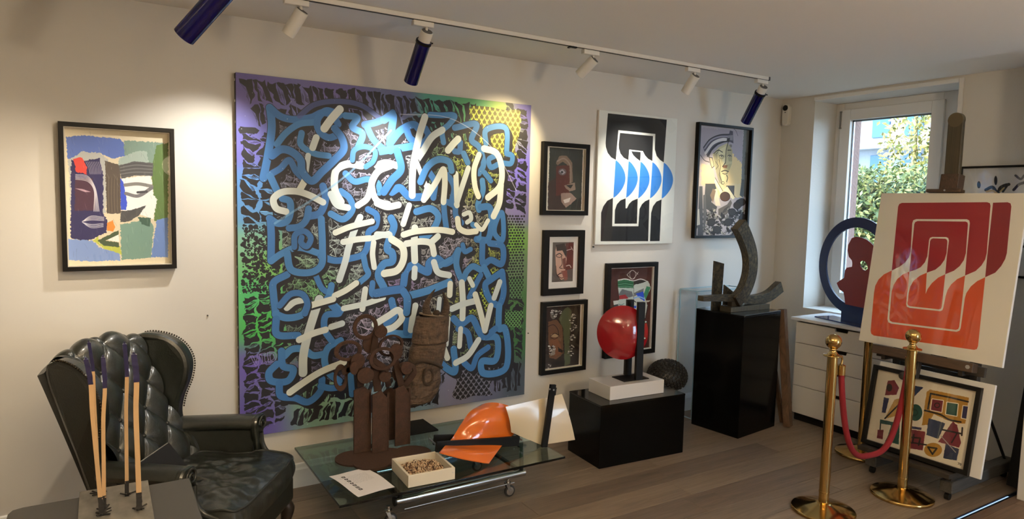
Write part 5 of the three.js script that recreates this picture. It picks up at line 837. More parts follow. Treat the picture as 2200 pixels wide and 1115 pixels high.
// cream sheet with a black bar, standing at the right end of the table
{
  const t = thing('cream_sheet_sculpture', 'pale cream triangular sheet sculpture with upright black bar behind the orange one', 'sculpture');
  const p0 = onY(1170, 956, restY), z = p0.z; const W = (x, y, dz = 0) => onZ(x, y, z + dz);
  const lt = W(1086, 874, -0.06), lb = W(1098, 928, -0.06), rt = W(1207, 846, -0.01), rb = W(1235, 945, 0.02), mb = W(1172, 957, 0.0), mt = W(1166, 856, -0.04);
  const top = new THREE.QuadraticBezierCurve3(lt, mt, rt), bot = curve([lb, W(1140, 946, -0.02), mb, rb]);
  part('cream_sheet', sheet((u, v) => { const q = bot.getPoint(u).lerp(top.getPoint(u), v).add(V(0, 0, 0.012 * Math.sin(Math.PI * v))); q.y = Math.max(q.y, restY + 0.004); return q; }, 24, 16, 0.005), MP(lin(0.66, 0.56, 0.40), 0.2, 0, { clearcoat: 0.8, clearcoatRoughness: 0.05 }), t);
  const a = W(1169, 957, 0.03), b = W(1188, 826, 0.03); a.y = restY + 0.002; part('bar', bar(a, b, 0.036, 0.016, V(0, 0, 1)), blackSatin, t); const c = W(1173, 952, -0.035), e = W(1190, 832, -0.045); c.y = restY + 0.002; part('bar', bar(c, e, 0.034, 0.012, V(0, 0, 1)), blackSatin, t);
  for (const x of [1181, 1189.5]) { const q = W(x, 836 + (x - 1181) * 0.2, 0.039); part('screw', [rod(q, q.clone().add(V(0, 0, 0.002)), 0.005, 0.005, 16)], steel, t); }
}

// ---------------------------------------------------------------- plinths and sculptures along the wall
function plinth(name, label, A, L, R_, h, mat) { // A front corner, L left-back corner, R_ right corner on the floor
  const a = R_.clone().sub(A), b = L.clone().sub(A), t = thing(name, label, 'plinth', [A.x, 0, A.z], Math.atan2(-a.z, a.x));
  part('body', rspan(0, 0, -b.length(), a.length(), h - 0.012, 0, 0.002), mat, t); part('top_panel', rspan(-0.001, h - 0.012, -b.length() - 0.001, a.length() + 0.001, h, 0.001, 0.002), blackGloss, t);
  return t;
}
const lowH = 0.392;
plinth('black_plinth', 'low wide glossy black plinth carrying the red disc sculpture', V(2.545, 0, 0.61), V(2.515, 0, 0.26), V(3.206, 0, 0.652), lowH, blackPanel);
plinth('black_plinth', 'tall glossy black plinth carrying the bent metal sculpture', V(3.737, 0, 0.650), V(3.755, 0, 0.262), V(4.205, 0, 0.592), 0.862, blackPanel);
// red disc sculpture on a white base
{
  const A = onY(1310, 861, lowH), L = onY(1254.6, 842, lowH), R_ = onY(1426, 844, lowH), a = R_.clone().sub(A), b = L.clone().sub(A), hb = 0.088;
  const t = thing('red_disc_sculpture', 'glossy red dished disc between two black posts on white block', 'sculpture', [0, 0, 0]);
  const q = Math.atan2(-a.z, a.x), base = rspan(0, 0, -b.length(), a.length(), hb, 0, 0.003).rotateY(q).translate(A.x, lowH, A.z);
  part('white_base', base, MP(lin(0.74, 0.71, 0.68), 0.15, 0, { clearcoat: 0.6, clearcoatRoughness: 0.05 }), t, 'glossy white block');
  const top = lowH + hb, c = (x, y) => onY(1180 + x / 2.7875, 620 + y / 2.7875, top);
  const pf = c(533, 548), pb = c(468, 520); const plateC = pf.clone().add(pb).multiplyScalar(0.5);
  part('foot_plate', rbox(0.20, 0.006, 0.13, 0.001, 0, 0, 0, 1).rotateY(q).translate(plateC.x - 0.02, top + 0.003, plateC.z), blackSatin, t);
  const post = (p, py, w) => { const y1 = onZ(1180 + (p === pf ? 549 : 473) / 2.7875, py, p.z).y; part('post', rbox(w, y1 - top - 0.004, 0.03, 0.002, 0, (y1 + top + 0.004) / 2, 0, 1).rotateY(q - 0.25).translate(p.x, 0, p.z), blackSatin, t); };
  post(pf, 649, 0.047); post(pb, 644, 0.046);
  const mid = pf.clone().lerp(pb, 0.5), ctr = onZ(1338.5, 716, mid.z), R = 0.163; // disc passes between the posts
  const n = V(-0.55, 0.03, 0.83).normalize(), ax = new THREE.Vector3().crossVectors(V(0, 1, 0), n).normalize(), ay = new THREE.Vector3().crossVectors(n, ax);
  const disc = sheet((u, v) => { const r = R * Math.max(0.001, v), th = u * 2 * Math.PI, bulge = 0.060 * (1 - v * v); return ctr.clone().addScaledVector(ax, r * Math.cos(th)).addScaledVector(ay, 1.07 * r * Math.sin(th)).addScaledVector(n, bulge - 0.03); }, 56, 18, 0.005);
  part('red_disc', disc, MP(lin(0.30, 0.009, 0.014), 0.1, 0, { clearcoat: 1, clearcoatRoughness: 0.02 }), t);
  for (const py of [717, 752]) { const p = onZ(1383 - (py - 717) * 0.06, py - 22 + 0, pf.z); part('bolt', [ball(0.009, p.x - 0.002, p.y + 0.012, p.z + 0.016, 14, 10)], chrome, t); }
}
// dark carved head with tight curls on a stand behind the low plinth
{
  const c = onZ(1433, 808, 0.22), k = onZ(1434, 808, 0.22).x - c.x, bz = M(lin(0.022, 0.019, 0.016), 0.4, 0.3);
  const t = thing('carved_curly_head', 'dark bronze head with tightly curled hair on a stand behind the low plinth', 'sculpture');
  part('head', new THREE.SphereGeometry(1, 32, 24).scale(31 * k, 25 * k, 29 * k).translate(c.x, c.y, c.z), bz, t);
  const curls = []; const N = 270; for (let i = 0; i < N; i++) { const y = 1 - 1.55 * (i + 0.5) / N, r = Math.sqrt(Math.max(0, 1 - y * y)), a = i * 2.39996; curls.push(new THREE.TorusGeometry(0.0066, 0.0046, 5, 9).applyQuaternion(new THREE.Quaternion().setFromUnitVectors(V(0, 0, 1), V(r * Math.cos(a), y, r * Math.sin(a)))).translate(c.x + 32 * k * r * Math.cos(a), c.y + 26 * k * y, c.z + 30 * k * r * Math.sin(a))); }
  const cu = part('curls', curls, bz, t); cu.userData.kind = 'stuff';
  part('neck', lathe([[0.04, 0], [0.042, 0.06], [0.05, 0.12]], 24).translate(c.x, c.y - 0.17, c.z), bz, t); part('stand', rbox(0.13, c.y - 0.165, 0.13, 0.003, c.x, (c.y - 0.165) / 2, c.z, 1), blackSatin, t);
}
// clear display case against the wall
{
  const x0 = 3.768, x1 = 4.30, z0 = 0.022, z1 = 0.19, h = onZ(1500, 626, z1).y, th = 0.008;
  const acr = MP(lin(0.975, 0.99, 1.0), 0.0, 0, { transmission: 1, thickness: 0, ior: 1.49 }), edgeM = MP(lin(0.55, 0.74, 0.80), 0.3, 0, { transmission: 0.4, thickness: 0 });
  const t = thing('clear_display_case', 'tall clear acrylic display case behind the tall black plinth', 'display case');
  const pane = (w, hh, ry, x, y, z) => part('panel', new THREE.PlaneGeometry(w, hh).rotateY(ry).translate(x, y, z), acr, t);
  pane(z1 - z0, h, Math.PI / 2, x0, h / 2, (z0 + z1) / 2); pane(z1 - z0, h, Math.PI / 2, x1, h / 2, (z0 + z1) / 2); pane(x1 - x0, h, 0, (x0 + x1) / 2, h / 2, z1); pane(x1 - x0, h, 0, (x0 + x1) / 2, h / 2, z0);
  part('lid', new THREE.PlaneGeometry(x1 - x0, z1 - z0).rotateX(-Math.PI / 2).translate((x0 + x1) / 2, h, (z0 + z1) / 2), acr, t);
  for (const [x, z] of [[x0, z0], [x0, z1], [x1, z0], [x1, z1]]) part('edge', span(x - th / 2, 0, z - th / 2, x + th / 2, h, z + th / 2), edgeM, t, 'pale blue polished edge');
  for (const z of [z0, z1]) part('edge', span(x0, h - th / 2, z - th / 2, x1, h + th / 2, z + th / 2), edgeM, t); for (const x of [x0, x1]) part('edge', span(x - th / 2, h - th / 2, z0, x + th / 2, h + th / 2, z1), edgeM, t); part('edge', span(x0 - th / 2, 0, z0, x0 + th / 2, 0.006, z1), edgeM, t);
}
// bent metal sculpture on the tall plinth
{
  const z = 0.46, y0 = 0.862, W = (x, y, dz = 0) => onZ(1460 + x / 2.654, 540 + y / 2.654, z + dz), brass = M(0xffffff, 0.42, 0.75, { map: rep(tPatina, 3, 3), bumpMap: rep(tNoise, 6, 6), bumpScale: 0.001 });
  const t = thing('bent_metal_sculpture', 'patinated grey and brass metal strips curving over a flat bar', 'sculpture');
  const ribbon = (pts, widths, depth) => { const c = curve(pts), N = 40; return merge([0].map(() => { const f = []; for (let i = 0; i <= N; i++) { const p = c.getPoint(i / N), tn = c.getTangent(i / N), nn = V(-tn.y, tn.x, 0).normalize(), w = widths[0] + (widths[1] - widths[0]) * i / N; f.push([p, nn, w]); } return grid((u, v) => { const [p, nn, w] = f[Math.round(v * N)], s = [[-1, -1], [1, -1], [1, 1], [-1, 1], [-1, -1]][Math.round(u * 4)]; return p.clone().addScaledVector(nn, s[0] * w / 2).add(V(0, 0, s[1] * depth / 2)); }, 4, N).toNonIndexed(); })); };
  const flat = (g) => { const q = g.index ? g.toNonIndexed() : g; q.computeVertexNormals(); return q; };
  const caps = (pts, w, d) => [[0, pts[0], pts[1], w[0]], [1, pts.at(-1), pts.at(-2), w[1]]].map(([, p, r, ww]) => { const tn = p.clone().sub(r).normalize(), g = new THREE.BoxGeometry(0.003, ww, d); g.applyQuaternion(new THREE.Quaternion().setFromUnitVectors(V(1, 0, 0), tn)); return g.translate(p.x - tn.x * 0.0016, p.y - tn.y * 0.0016, p.z); });
  const B = W(365, 338); part('base_block', rspan(W(260, 338).x, y0, z - 0.05, W(480, 338).x, y0 + 0.036, z + 0.05, 0.002), brass, t);
  const P1 = [W(120, 268), W(240, 265), W(330, 268), W(420, 275), W(500, 255), W(570, 200)], P2 = [W(300, 285), W(350, 225), W(385, 120), W(385, 10), W(345, -110), W(322, -155)];
  part('flat_bar', [flat(ribbon(P1, [0.036, 0.085], 0.05)), ...caps(P1, [0.036, 0.085], 0.05)], brass, t); part('arc', [flat(ribbon(P2.map((p) => p.add(V(0, 0, 0.02))), [0.085, 0.105], 0.06)), ...caps(P2, [0.085, 0.105], 0.06)], brass, t);
  const a = W(182, 345, -0.09), b = W(252, 62, -0.09); part('upright_strip', extrude([[a.x, y0], [b.x - 0.012, y0], [b.x, b.y - 0.01], [a.x + 0.005, b.y + 0.012]], 0.016, 0.001).translate(0, 0, z - 0.10), brass, t);
  const c0 = W(250, 190, -0.06), c1 = W(330, 245, -0.04); part('wedge', extrude([[c0.x, y0 + 0.036], [c1.x, y0 + 0.036], [c1.x, c1.y], [c0.x, c0.y]], 0.012, 0.001).translate(0, 0, z - 0.06), brass, t); part('pin', rod(W(300, 290, 0.01), W(300, 312, 0.01), 0.005), steel, t);
  const e = W(330, 290); part('neck_block', rspan(W(300, 0).x, y0 + 0.034, z - 0.02, W(345, 0).x, e.y + 0.02, z + 0.02, 0.001), brass, t);
}
// weathered timber leaning beside the tall plinth
{
  const wd = M(lin(0.17, 0.09, 0.045), 0.75, 0, { map: tGrain, bumpMap: tGrain, bumpScale: 0.003 });
  const t = thing('leaning_timber', 'weathered brown timber slat leaning between tall black plinth and cabinet', 'timber');
  const f0 = onY(1693, 921, 0.0), tp = onZ(1683, 680, 0.56); f0.y = 0.004;
  const slat = (p, q, w, d) => metreUV(bar(p, q, w, d, V(0.3, 0, 1), 0.004), 2, 0, 0, true);
  part('slat', slat(V(4.275, 0.006, 0.655), V(4.275, 0.86, 0.55), 0.062, 0.05), wd, t); 
  const t2 = thing('leaning_timber', 'thin split wooden batten leaning behind the thicker timber slat', 'timber');
  part('slat', slat(V(4.325, 0.005, 0.57), V(4.30, 0.62, 0.44), 0.035, 0.03), wd, t2);
}

// ---------------------------------------------------------------- cabinet under the window
{
  const white = M(lin(0.66, 0.63, 0.58), 0.45);
  const xf = 4.452;
  [[0.548, 1.273, 'white four-drawer cabinet below the window, beside the tall black plinth']].forEach(([z0, z1, label]) => {
    const t = thing('drawer_cabinet', label, 'cabinet', [xf, 0, (z0 + z1) / 2], -Math.PI / 2); const w = z1 - z0, d = XC - xf - 0.004;      // local x along the wall, local z to the front
    part('plinth_base', span(-w / 2, 0, -d, w / 2, 0.058, -0.04), blackSatin, t, 'dark plinth board');
    part('side_panel', span(-w / 2, 0.058, -d, -w / 2 + 0.016, 0.758, -0.02), white, t); part('side_panel', span(w / 2 - 0.016, 0.058, -d, w / 2, 0.758, -0.02), white, t);
    part('back_panel', span(-w / 2 + 0.016, 0.058, -d, w / 2 - 0.016, 0.758, -d + 0.01), white, t); part('bottom_panel', span(-w / 2 + 0.016, 0.058, -d + 0.01, w / 2 - 0.016, 0.074, -0.02), white, t);
    part('top_rail', span(-w / 2 + 0.016, 0.758, -d + 0.05, w / 2 - 0.016, 0.7675, -0.035), white, t);
    [[0.066, 0.272], [0.277, 0.432], [0.437, 0.597], [0.602, 0.754]].forEach(([y0, y1]) => {
      const cut = 0.052, sl = [[-cut, y1], [-cut * 0.86, y1 - 0.022], [cut * 0.86, y1 - 0.022], [cut, y1]];
      const dr = part('drawer_front', extrude([[-w / 2 + 0.002, y0], [w / 2 - 0.002, y0], [w / 2 - 0.002, y1], [sl[3][0], y1], sl[2], sl[1], [sl[0][0], y1], [-w / 2 + 0.002, y1]], 0.018, 0.0015).translate(0, 0, -0.018), white, t);
      part('drawer_box', [span(-w / 2 + 0.03, y0 + 0.01, -d + 0.06, -w / 2 + 0.042, y1 - 0.03, -0.019), span(w / 2 - 0.042, y0 + 0.01, -d + 0.06, w / 2 - 0.03, y1 - 0.03, -0.019), span(-w / 2 + 0.042, y0 + 0.01, -d + 0.06, w / 2 - 0.042, y0 + 0.02, -0.019), span(-w / 2 + 0.042, y0 + 0.02, -d + 0.06, w / 2 - 0.042, y1 - 0.03, -d + 0.072)], M(lin(0.5, 0.42, 0.3), 0.7), dr);
    });
  });
  const top = thing('worktop', 'thin pale worktop running over the white drawer cabinet to the window', 'worktop', [0, 0, 0]);
  part('slab', rspan(4.425, 0.768, 0.520, XC - 0.003, 0.790, 1.345, 0.003), M(lin(0.70, 0.70, 0.70), 0.35), top);
}
// blue ring with red figure
{
  const y0 = 0.791, c = onX(1838, 575, 4.60), ux = V(-0.25, 0, 0.968), n = V(-0.968, 0, -0.25); c.y = 1.196;
  const t = thing('blue_ring_sculpture', 'navy blue ring sculpture with flat red figure on the worktop by the window', 'sculpture', [c.x, y0, c.z], Math.atan2(-ux.z, ux.x));
  const navy = M(lin(0.006, 0.016, 0.085), 0.35), red = M(lin(0.24, 0.028, 0.026), 0.45), cy = c.y - y0, R = 0.352;
  const outer = circlePts(0, cy, R, R, 72), inner = circlePts(0, cy, R * 0.795, R * 0.795, 72).reverse();
  part('ring', extrude(outer, 0.014, 0.001, [inner]).translate(0, 0, -0.007), navy, t);
  part('stem', rspan(-0.10, 0.005, -0.0068, 0.10, 0.115, 0.0068, 0.001), navy, t); part('base_plate', rspan(-0.26, 0, -0.07, 0.26, 0.008, 0.10, 0.001), MP(lin(0.01, 0.03, 0.16), 0.12, 0, { clearcoat: 1 }), t);
  const loc = (x, y) => { const p = onP(1740 + x / 3.98, 440 + y / 3.98, c, n); return [p.clone().sub(c).dot(ux), p.y - y0]; };
  const L = [[410, 272], [375, 285], [345, 340], [338, 390], [350, 445], [375, 475], [380, 500], [376, 530], [330, 537], [316, 560], [308, 625], [275, 645], [245, 668], [258, 700], [275, 730], [302, 742], [312, 790], [318, 850]].map(([x, y]) => loc(x, y));
  const Rr = [[560, 900], [600, 800], [612, 740], [650, 700], [620, 640], [600, 560], [560, 520], [545, 480], [570, 420], [560, 350], [530, 320], [500, 296], [460, 280]].map(([x, y]) => loc(x, y));
  const eye = [[440, 492], [455, 478], [480, 480], [505, 505], [512, 545], [490, 562], [462, 548], [445, 520]].map(([x, y]) => loc(x, y)).reverse();
  part('red_figure', extrude([...L, ...Rr].reverse(), 0.010, 0.001, [eye]).translate(0, 0, 0.008), red, t);
}
// ---------------------------------------------------------------- easel with prints
const easelWood = M(lin(0.115, 0.066, 0.036), 0.5, 0, { map: tGrain }), easelDark = M(lin(0.045, 0.034, 0.024), 0.6, 0, { map: tGrain });
{
  const n = V(-0.988, 0.15, 0.0).normalize(), upv = V(0.15, 0.988, 0).normalize(), zdir = V(0, 0, 1);
  const P = CAM.clone().add(ray(2000, 600).normalize().multiplyScalar(4.6));                         // a point on the board
  const corner = [[1884, 418], [2199, 411], [2166, 787], [1853, 738]].map(([x, y]) => onP(x, y, P, n));
  const z0 = (corner[0].z + corner[3].z) / 2, z1 = (corner[1].z + corner[2].z) / 2, w = z1 - z0, at = (p) => p.clone().sub(P).dot(upv), b0 = (at(corner[2]) + at(corner[3])) / 2, b1 = (at(corner[0]) + at(corner[1])) / 2, h = b1 - b0;
  const TL = P.clone().addScaledVector(upv, b1); TL.z = z0;
  const pl = plane(TL, zdir, upv.clone().negate(), w, h, 1200);
  const tex = canvasTex(pl.cw, pl.ch, (ctx, W, H) => {
    ctx.fillStyle = '#d9d3c4'; ctx.fillRect(0, 0, W, H); const p = painter(ctx, pl), R = '#90141a', O = '#c64814', D = '#7c1015'; p.tile(1870, 400, 2.788); ctx.lineJoin = 'round';
    p.fill([165, 122, 172, 106, 188, 99, 700, 95, 716, 101, 720, 116, 697, 400, 688, 438, 665, 475, 630, 508, 567, 535, 578, 400, 596, 220, 592, 204, 578, 197, 274, 196, 256, 203, 250, 220, 240, 390, 230, 425, 205, 458, 172, 483, 127, 505], R);
    p.fill([262, 226, 268, 214, 282, 208, 570, 211, 582, 217, 584, 230, 572, 400, 560, 442, 535, 478, 500, 506, 448, 527, 458, 420, 470, 325, 466, 310, 454, 304, 370, 303, 356, 309, 351, 322, 340, 420, 326, 455, 300, 485, 270, 500, 233, 512], R);
    p.fill([357, 330, 362, 318, 374, 312, 448, 314, 458, 320, 461, 332, 456, 400, 444, 440, 420, 474, 388, 500, 337, 518], R).fill([735, 98, 822, 95, 840, 102, 845, 120, 818, 400, 808, 436, 784, 478, 748, 518, 688, 545, 700, 420], D);
    p.fill([127, 505, 80, 528, 48, 558, 28, 596, 20, 640, 0, 866, 4, 884, 20, 895, 622, 981, 638, 976, 645, 958, 688, 545, 640, 568, 602, 600, 575, 640, 566, 670, 541, 850, 534, 866, 516, 873, 124, 824, 106, 815, 101, 798, 118, 600], O);
    p.fill([233, 512, 195, 527, 160, 556, 138, 592, 127, 630, 112, 792, 116, 806, 130, 814, 512, 861, 526, 856, 532, 842, 567, 535, 520, 556, 484, 588, 462, 622, 450, 660, 436, 730, 430, 744, 416, 749, 234, 729, 218, 722, 213, 706, 225, 600], O).fill([337, 518, 296, 536, 258, 566, 238, 600, 228, 640, 221, 702, 226, 714, 238, 719, 410, 738, 422, 734, 427, 722, 448, 527, 405, 548, 368, 580, 342, 616, 330, 646], O);
  });
  const m = new THREE.Matrix4().makeBasis(zdir.clone().multiplyScalar(1), upv, n);               // board frame: x along z, y up the board, z out of it
  const put = (g, u, v, o) => g.applyMatrix4(m).translate(...P.clone().addScaledVector(upv, b0 + v).addScaledVector(n, o).setZ(z0 + u).toArray());
  const board = thing('easel_print', 'large white print of red and orange interlocking bands on the easel', 'print');
  part('board', put(rbox(w, h, 0.022, 0.002, 0, 0, 0, 1), w / 2, h / 2, -0.0125), M(lin(0.72, 0.70, 0.66), 0.6), board);
  part('artwork', put(new THREE.PlaneGeometry(w - 0.002, h - 0.002), w / 2, h / 2, -0.0008), MP(0xffffff, 0.6, 0, { map: tex, clearcoat: 0.9, clearcoatRoughness: 0.02 }), board);
  // easel
  const t = thing('wooden_easel', 'dark wooden H-frame studio easel with crank', 'easel');
  const along = (v, o, z) => P.clone().addScaledVector(upv, b0 + v).addScaledVector(n, o).setZ(z);
  const zm = onX(2050, 330, 4.235).z, topY = onX(2052, 250, 4.235).y;
  const mast = part('mast', bar(V(4.24, 0.10, zm), V(4.235, topY - 0.02, zm), 0.032, 0.082, V(0, 0, 1), 0.006), M(lin(0.10, 0.075, 0.035), 0.6, 0, { map: tGrain }), t);
  part('mast_cap', rod(V(4.219, topY - 0.022, zm), V(4.251, topY - 0.022, zm), 0.041, 0.041, 28), M(lin(0.10, 0.075, 0.035), 0.6), mast);
  part('top_clamp', [bar(along(h + 0.005, -0.045, zm), along(h + 0.115, -0.045, zm), 0.07, 0.10, V(0, 0, 1), 0.003), bar(along(h + 0.012, -0.004, zm - 0.105), along(h + 0.012, -0.004, zm + 0.085), 0.05, 0.018, upv, 0.003)], easelWood, t);
  part('clamp_bolt', rod(along(h + 0.012, 0.0, zm), along(h + 0.012, 0.026, zm), 0.005), steel, t);
  part('tray', bar(along(-0.030, 0.006, z0 + 0.11), along(-0.030, 0.006, z1 - 0.12), 0.062, 0.052, upv, 0.004), easelWood, t); part('tray_bolt', rod(along(-0.028, 0.034, z1 - 0.145), along(-0.028, 0.040, z1 - 0.145), 0.011), steel, t);
  part('tray_back', bar(along(-0.045, -0.035, z0 + 0.11), along(-0.045, -0.035, z1 - 0.085), 0.026, 0.055, upv, 0.003), easelDark, t);
  part('bracket', bar(along(-0.15, 0.012, zm - 0.03), along(-0.02, 0.0, zm - 0.03), 0.04, 0.07, V(0, 0, 1), 0.004), easelDark, t);
  part('crank_knob', [rod(along(-0.15, 0.02, zm - 0.035), along(-0.15, 0.062, zm - 0.035), 0.010), ball(0.024, ...along(-0.15, 0.07, zm - 0.045).toArray(), 18, 12)], easelDark, t);
  const zl = zm - 0.215, zr = zm + 0.215;
  for (const z of [zl, zr]) {
    part('upright', bar(V(4.20, 0.10, z), V(4.20, 0.80, z), 0.045, 0.045, V(0, 0, 1), 0.004), easelDark, t);
    part('tray_arm', rspan(4.03, 0.70, z - 0.012, 4.19, 0.735, z + 0.012, 0.002), easelDark, t);
    part('foot', rspan(3.97, 0.045, z - 0.035, 4.72, 0.115, z + 0.035, 0.008), M(lin(0.085, 0.078, 0.070), 0.6, 0, { map: tGrain }), t);
    for (const x of [4.0, 4.66]) part('castor', [rod(V(x, 0.02, z - 0.011), V(x, 0.02, z + 0.011), 0.02), rod(V(x, 0.03, z), V(x, 0.046, z), 0.012)], blackSatin, t);
    part('brace', rod(V(4.66, 0.11, z), V(4.215, 0.66, z), 0.008), blackSteel, t);
  }
  part('cross_bar', rspan(4.18, 0.12, zl, 4.225, 0.17, zr, 0.004), easelDark, t); part('cross_bar', rspan(4.185, 0.62, zl, 4.22, 0.68, zr, 0.004), easelDark, t);
  part('lower_ledge', rspan(3.90, 0.150, zm - 0.26, 4.03, 0.176, zm + 0.26, 0.003), easelDark, t); part('ledge_bracket', rspan(3.98, 0.114, zl - 0.02, 4.19, 0.151, zl + 0.02, 0.002), easelDark, t); part('ledge_bracket', rspan(3.98, 0.114, zr - 0.02, 4.19, 0.151, zr + 0.02, 0.002), easelDark, t);
  // framed print resting on the easel feet
  const q0 = onY(1845, 952, 0.18), q1 = onY(2087, 1022, 0.18), lean = 0.172, xb = 3.972;
  const u2 = V(Math.sin(lean), Math.cos(lean), 0), n2 = V(-Math.cos(lean), Math.sin(lean), 0), fwid = q1.z - q0.z, fh = 0.48, base = V(xb, 0.182, (q0.z + q1.z) / 2);
  const TL2 = base.clone().addScaledVector(u2, fh); TL2.z -= fwid / 2;
  const art = plane(TL2.clone().addScaledVector(u2, -0.03).setZ(TL2.z + 0.03), zdir, u2.clone().negate(), fwid - 0.06, fh - 0.06, 900);
  const tex2 = canvasTex(art.cw, art.ch, (ctx, W, H) => {
    ctx.fillStyle = '#dcd2bc'; ctx.fillRect(0, 0, W, H); const p = painter(ctx, art), K = '#1c1714', mar = '#6d2430', och = '#a97c2c', nav = '#252a4e', grn = '#1f4a3e'; p.tile(1820, 730, 2.897);
    p.rough([258, 255, 300, 252, 328, 300, 312, 342, 240, 346], mar, 3, 1).ring(268, 298, 18, 24, K).rough([408, 283, 480, 297, 394, 380], nav, 3, 2).rough([500, 325, 520, 310, 762, 360, 740, 522, 700, 522, 625, 500, 545, 462, 505, 530, 470, 532], och, 4, 3).line([508, 430, 525, 335, 640, 358, 757, 386], 9, K, false);
    for (const [a, c] of [[[535, 370, 602, 380, 592, 450, 526, 436], mar], [[628, 390, 694, 400, 686, 474, 620, 462], grn], [[728, 412, 757, 416, 746, 492, 718, 486], nav]]) p.line(a, 9, '#e4dac2', false, true).fill(a, c); p.ring(565, 408, 16, 14, K, 5);
    p.line([488, 440, 540, 453, 590, 468, 640, 497, 712, 512], 9, K).ring(430, 453, 43, 52, grn).ring(425, 453, 18, 18, '#12302a', 6).rough([234, 358, 266, 365, 244, 456, 220, 452], nav, 3, 4).rough([512, 488, 616, 520, 572, 617, 498, 592], '#2a3552', 4, 5).rough([662, 508, 690, 532, 714, 640, 702, 672, 572, 636], mar, 4, 6).line([600, 560, 718, 585], 9, K).line([722, 548, 718, 595], 8, K).line([655, 640, 690, 580], 7, K).rough([618, 648, 702, 680, 686, 752, 602, 736], '#2b3350', 4, 7).line([590, 600, 680, 700], 5, '#a09a94').rough([400, 558, 492, 572, 476, 688, 394, 676], mar, 4, 8).line([380, 605, 460, 612, 450, 655], 9, K, false).line([420, 590, 412, 640, 545, 662], 8, K, false).ring(540, 685, 56, 44, och).line([508, 668, 562, 676, 536, 712], 9, K, false, true);
    p.rough([258, 600, 282, 520, 332, 522, 326, 652, 240, 632], grn, 4, 9).rough([300, 372, 332, 365, 332, 470, 238, 492], '#b08a48', 4, 10).line([240, 490, 330, 400], 8, K).rough([210, 495, 330, 520, 330, 540, 208, 520], '#2a4a46', 3, 11).line([213, 520, 208, 580], 7, K).rough([196, 560, 232, 560, 226, 620, 190, 612], mar, 3, 12).rough([392, 535, 470, 548, 466, 562, 388, 552], nav, 3, 13).line([385, 640, 410, 642], 8, K);
    const [tx, ty] = art.at(1820 + 705 / 2.897, 730 + 775 / 2.897); ctx.fillStyle = K; ctx.font = 'bold 30px sans-serif'; ctx.fillText('70', tx - 18, ty + 8);
  });
  const fp = thing('framed_geometric_print', 'black-framed print of colourful geometric shapes leaning on the easel foot', 'picture', [base.x, base.y, base.z]);
  fp.quaternion.setFromRotationMatrix(new THREE.Matrix4().makeBasis(zdir, u2, n2)); fillFrame(fp, fwid, fh, { fw: 0.024, depth: 0.03, art: tex2, artW: fwid - 0.06, artH: fh - 0.06, card: creamCard });
  const wp = thing('white_panel', 'plain white panel leaning behind the framed geometric print', 'panel', [base.x + 0.013, 0.178, base.z + 0.035]);
  wp.quaternion.copy(fp.quaternion); part('panel', rbox(fwid + 0.03, fh + 0.03, 0.018, 0.002, 0.0, (fh + 0.03) / 2, 0.0, 1), M(lin(0.72, 0.70, 0.66), 0.6), wp);
}
// black frame leaning by the partition
{
  const t = thing('black_wide_frame', 'wide black frame leaning against the wall beside the partition', 'frame');
  const f0 = onY(2163, 1042, 0.004), xt = 4.67, e = onX(2197, 787, xt), t0 = onX(2170, 757, xt), w = 0.10;
  const out = V(0, 0, 1), lean = V(xt - f0.x, e.y, 0).normalize(), nrm = V(-lean.y, lean.x, 0);
  part('frame_bar', bar(V(f0.x, 0.006, f0.z + w / 2), V(xt, e.y + 0.01, f0.z + w / 2), 0.022, w, out, 0.002), blackSatin, t);
  part('frame_bar', bar(V(t0.x, t0.y, f0.z - 0.01), V(t0.x, t0.y, 2.062), 0.022, 0.125, lean, 0.002), blackSatin, t);
}
// ---------------------------------------------------------------- rope barrier
const brass = M(lin(0.58, 0.385, 0.14), 0.14, 1), rope = M(lin(0.21, 0.005, 0.010), 0.85, 0, { bumpMap: rep(tNoise, 20, 4), bumpScale: 0.0015 });
function stanchion(label, x, z, lean = [0, 0]) {
  const t = thing('brass_stanchion', label, 'stanchion', [x, 0, z], 0, 'brass rope posts'); t.rotation.set(lean[0], 0, lean[1]);
  part('base', lathe([[0, 0], [0.155, 0], [0.160, 0.004], [0.160, 0.014], [0.154, 0.019], [0.10, 0.034], [0.045, 0.048], [0.030, 0.054], [0.0, 0.054]], 64), brass, t);
  part('pole', lathe([[0.0255, 0.05], [0.0255, 0.105], [0.027, 0.107], [0.027, 0.112], [0.0255, 0.114], [0.0255, 0.838], [0, 0.838]], 40), brass, t);
  part('collar', lathe([[0.0, 0.838], [0.046, 0.838], [0.048, 0.841], [0.046, 0.845], [0.030, 0.846], [0.018, 0.862], [0.016, 0.872], [0.022, 0.880], [0.0, 0.882]], 40), brass, t);
  part('ball', ball(0.040, 0, 0.915, 0, 36, 24), brass, t); return t;
}
const sA = onY(1768, 1098, 0.0), sB = onY(1937, 1066, 0.0), sC = onY(1850, 976, 0.0);
stanchion('brass post with ball top holding the end of the red rope, farther from the easel', sA.x, sA.z, [0, 0]);
stanchion('brass post with ball top standing in front of the easel prints', sB.x, sB.z);
stanchion('brass post with ball top standing behind, between cabinet and easel', sC.x, sC.z);
